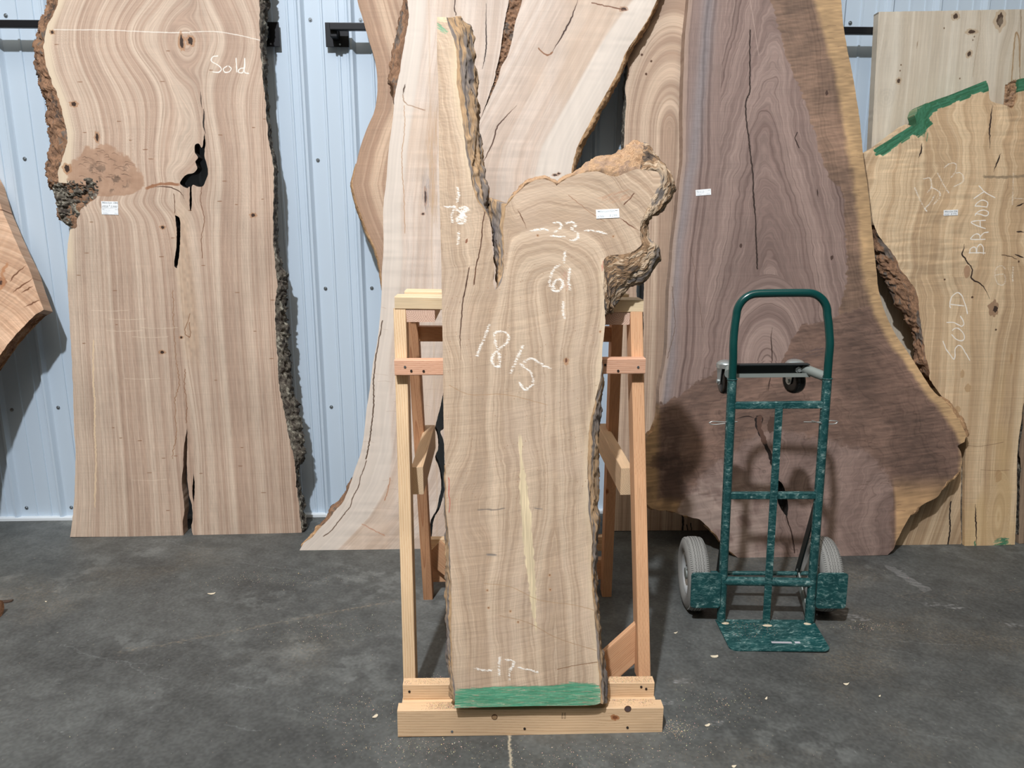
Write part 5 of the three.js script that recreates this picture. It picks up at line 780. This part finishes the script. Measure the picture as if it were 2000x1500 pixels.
  for (const [x, turn] of [[0.094, 0.36], [-0.152, 0.1]]) {
    const c = new THREE.Group(); c.name = 'caster'; c.position.set(x, 0.892, -0.135); c.rotation.y = turn; t.add(c);
    part('caster_wheel', new THREE.LatheGeometry([[0.008, -0.019], [0.034, -0.019], [0.045, -0.015], [0.048, -0.007], [0.048, 0.007], [0.045, 0.015], [0.034, 0.019], [0.008, 0.019]].map(([r2, y]) => new THREE.Vector2(r2, y)), 40).rotateZ(Math.PI / 2).translate(0, 0, 0), blackPlastic, c);
    for (const s of [-1, 1]) { const f = new THREE.Shape(); f.moveTo(-0.012, -0.012); f.absarc(0, 0, 0.014, Math.PI, 2 * Math.PI); f.lineTo(0.024, 0.052); f.lineTo(-0.024, 0.052); f.closePath(); part('fork', new THREE.ExtrudeGeometry(f, { depth: 0.0025, bevelEnabled: false }).rotateY(Math.PI / 2).translate(s * 0.0235 - 0.00125, 0, 0), galv, c); part('axle_bolt', new THREE.CylinderGeometry(0.008, 0.008, 0.006, 6).rotateZ(Math.PI / 2).translate(s * 0.028, 0, 0), galv, c); }
    part('swivel', merged([new THREE.CylinderGeometry(0.034, 0.034, 0.014, 28).translate(0, 0.057, 0), new THREE.SphereGeometry(0.032, 20, 10, 0, 2 * Math.PI, 0, Math.PI / 2).scale(1, 0.45, 1).translate(0, 0.063, 0)]), galv, c);
  }
  // wire hitch pins through the uprights
  part('hitch_pin', tube([V3(-0.138, 0.776, 0.004), V3(-0.19, 0.776, 0.006), V3(-0.226, 0.778, 0.008), V3(-0.236, 0.773, 0.008), V3(-0.226, 0.768, 0.008), V3(-0.18, 0.771, 0.008)], 0.0016, 40, 8), galv, t);
  part('hitch_pin', tube([V3(0.09, 0.774, 0.004), V3(0.15, 0.774, 0.006), V3(0.185, 0.779, 0.008), V3(0.205, 0.775, 0.008), V3(0.196, 0.768, 0.008), V3(0.15, 0.77, 0.01), V3(0.115, 0.78, 0.01)], 0.0016, 40, 8), galv, t);
  lit(t);
}

// ---------------------------------------------------------------- litter on the floor
{
  const flakeMat = std({ color: 0xd9cdb4, roughness: 0.85 }), barkBit = std({ color: 0x4a3a30, roughness: 0.95 });
  const flake = (L, W, k, thick = 0.0015) => { const s = new THREE.Shape(), n = 11; for (let i = 0; i < n; i++) { const a = i / n * 2 * Math.PI, r = 0.7 + 0.6 * n1(k * 13 + i * 0.9); const x = Math.cos(a) * L / 2 * r, y = Math.sin(a) * W / 2 * r; i ? s.lineTo(x, y) : s.moveTo(x, y); } const g = new THREE.ExtrudeGeometry(s, { depth: thick, bevelEnabled: false, steps: 1 }).rotateX(-Math.PI / 2), p = g.attributes.position; for (let i = 0; i < p.count; i++) p.setY(i, p.getY(i) + 0.0005 + Math.pow(p.getX(i) / L, 2) * 0.012); g.computeVertexNormals(); return g; };
  const chips = [
    [-1.106, -2.795, 0.03, 0.012, 0.2, 'pale wood chip on open floor, left of the stand, below the flared maple foot'], [-0.345, -2.012, 0.022, 0.012, 1.0, 'pale leaf-shaped wood chip on the floor just left of the stand front beam'],
    [0.769, -2.292, 0.03, 0.014, 0.1, 'pale wood chip on the floor beside the near corner of the hand truck toe plate'], [1.146, -2.123, 0.018, 0.009, 0.1, 'small pale chip on bare floor in front of the hand truck, to its right'], [0.672, -2.444, 0.014, 0.006, 0.3, 'tiny pale chip on the floor between the stand and the hand truck'],
    [0.861, -2.056, 0.012, 0.007, 0.7, 'tiny pale chip on bare floor directly in front of the toe plate'], [0.642, -1.937, 0.018, 0.008, 0.4, 'pale chip on the floor right of the stand front beam, beside scattered sawdust'], [1.222, -2.057, 0.01, 0.006, 0.5, 'tiny chip on bare floor farthest right of the hand truck front'],
    [0.666, -1.766, 0.016, 0.008, 0.2, 'pale chip at the very bottom of the view, right of the stand'], [-1.731, -2.751, 0.008, 0.004, 0.2, 'tiny pale chip on the floor near the left edge of the view'],
  ];
  chips.forEach(([x, z, L, W, r, label], i) => { const m = part('wood_chip', flake(L, W, i), flakeMat, scene); m.name = numbered('wood_chip'); m.position.set(x, 0, z); m.rotation.y = r; tag(m, label, 'wood chip'); });
  const curl = part('bark_curl', flake(0.045, 0.016, 30, 0.004), barkBit, scene); curl.position.set(-1.883, -2.756); curl.position.set(curl.position.x, 0, curl.position.y); curl.rotation.y = 0.2; tag(curl, 'thin curled sliver of bark on the floor at the left edge of the view', 'bark piece');
  const log = part('branch_stub', (() => { const g = new THREE.CylinderGeometry(0.03, 0.034, 0.2, 28, 10), p = g.attributes.position; for (let i = 0; i < p.count; i++) { const x = p.getX(i), y = p.getY(i), z = p.getZ(i), q = 1 + 0.16 * (fbm3(x * 40, y * 20, z * 40) - 0.5); p.setXYZ(i, x * q, y, z * q); } g.computeVertexNormals(); return g.rotateZ(Math.PI / 2); })(), M.inner, scene);
  log.position.set(-1.834, -2.638); log.position.set(log.position.x - 0.105, 0.033, log.position.y); tag(log, 'short brown branch stub lying on the floor, its end poking in at the left edge', 'branch');
  // sawdust: grains nobody could count
  const grain = new THREE.TetrahedronGeometry(0.0016), dustMat = std({ color: 0xffffff, roughness: 0.95 }), n = 5200, dust = new THREE.InstancedMesh(grain, dustMat, n), m4 = new THREE.Matrix4(), q = new THREE.Quaternion(), col = new THREE.Color();
  let k = 0; const put = (x, y, z, s) => { if (k >= n) return; q.setFromEuler(new THREE.Euler(rnd() * 6, rnd() * 6, rnd() * 6)); m4.compose(V3(x, y + 0.0006 * s, z), q, V3(s * (0.6 + rnd()), s * 0.5, s * (0.6 + rnd()))); dust.setMatrixAt(k, m4); col.setRGB(0.4 + 0.22 * rnd(), 0.32 + 0.18 * rnd(), 0.23 + 0.13 * rnd()); dust.setColorAt(k, col); k++; };
  const blob = (cx, cz, sx, sz, c, y = 0) => { for (let i = 0; i < c; i++) { const a = rnd() * 6.283, r = Math.sqrt(-Math.log(1 - rnd() * 0.98)) * 0.6; put(cx + Math.cos(a) * r * sx, y, cz + Math.sin(a) * r * sz, 0.5 + 0.7 * rnd()); } };
  blob(0.553, -1.924, 0.06, 0.05, 260); blob(-0.176, -2.172, 0.08, 0.06, 300); blob(-0.400, -2.038, 0.2, 0.14, 260); blob(-0.229, -1.873, 0.3, 0.06, 300); blob(0.349, -1.833, 0.4, 0.08, 320); blob(-0.589, -2.510, 0.3, 0.12, 260); blob(-0.927, -2.920, 0.4, 0.1, 260); blob(1.398, -2.462, 0.16, 0.04, 160); blob(0.697, -2.026, 0.2, 0.12, 260); blob(0.060, -1.802, 0.6, 0.1, 300);
  for (let i = 0; i < 1300; i++) put(mix(-2.2, 2.2, rnd()), 0, mix(-2.9, -1.5, rnd()), 0.35 + 0.5 * rnd());
  dust.count = k; dust.name = 'sawdust'; dust.userData = { kind: 'stuff', label: 'sawdust grains sprinkled over the grey concrete floor', category: 'sawdust' }; dust.castShadow = dust.receiveShadow = true; scene.add(dust);
  const d2 = new THREE.InstancedMesh(grain, dustMat, 1800); let j = 0; const put2 = (x, y, z) => { const s = 0.5 + 0.6 * rnd(); q.setFromEuler(new THREE.Euler(rnd() * 6, rnd() * 6, rnd() * 6)); m4.compose(V3(x, y + 0.0004, z), q, V3(s, s * 0.6, s)); d2.setMatrixAt(j, m4); col.setRGB(0.3 + 0.26 * rnd(), 0.22 + 0.2 * rnd(), 0.14 + 0.15 * rnd()); d2.setColorAt(j, col); j++; };
  for (let i = 0; i < 620; i++) { const x = -0.2 + 0.13 * (rnd() + rnd()) / 2 * 1.3; put2(x, 0.0885 - (x + 0.266) * 0.009, -1.95 + 0.03 * rnd()); }
  for (let i = 0; i < 240; i++) { const x = mix(0.36, 0.48, rnd()); put2(x, 0.0885 - (x + 0.266) * 0.009, -1.953 + 0.03 * Math.pow(rnd(), 2)); }
  for (let i = 0; i < 360; i++) { const x = mix(0.35, 0.48, rnd()); put2(x, 0.138 - (x + 0.254) * 0.0135, mix(-1.998, -1.968, rnd())); }
  for (let i = 0; i < 260; i++) { const a = rnd(), b = Math.pow(rnd(), 1.5); put2(mix(0.87, 1.17, a), 0.009, mix(-2.5, -2.37, b * (1 - a * 0.7)) + a * 0.03); }
  for (let i = 0; i < 180; i++) { const x = mix(-0.25, -0.12, rnd()); put2(x, 0.138 - (x + 0.254) * 0.0135, mix(-1.998, -1.968, rnd())); }
  d2.count = j; d2.name = 'sawdust_on_stand'; d2.userData = { kind: 'stuff', label: 'coarse sawdust lying on the foot rails of the lumber stand', category: 'sawdust' }; d2.castShadow = d2.receiveShadow = true; scene.add(d2);
}

renderer.render(scene, camera);
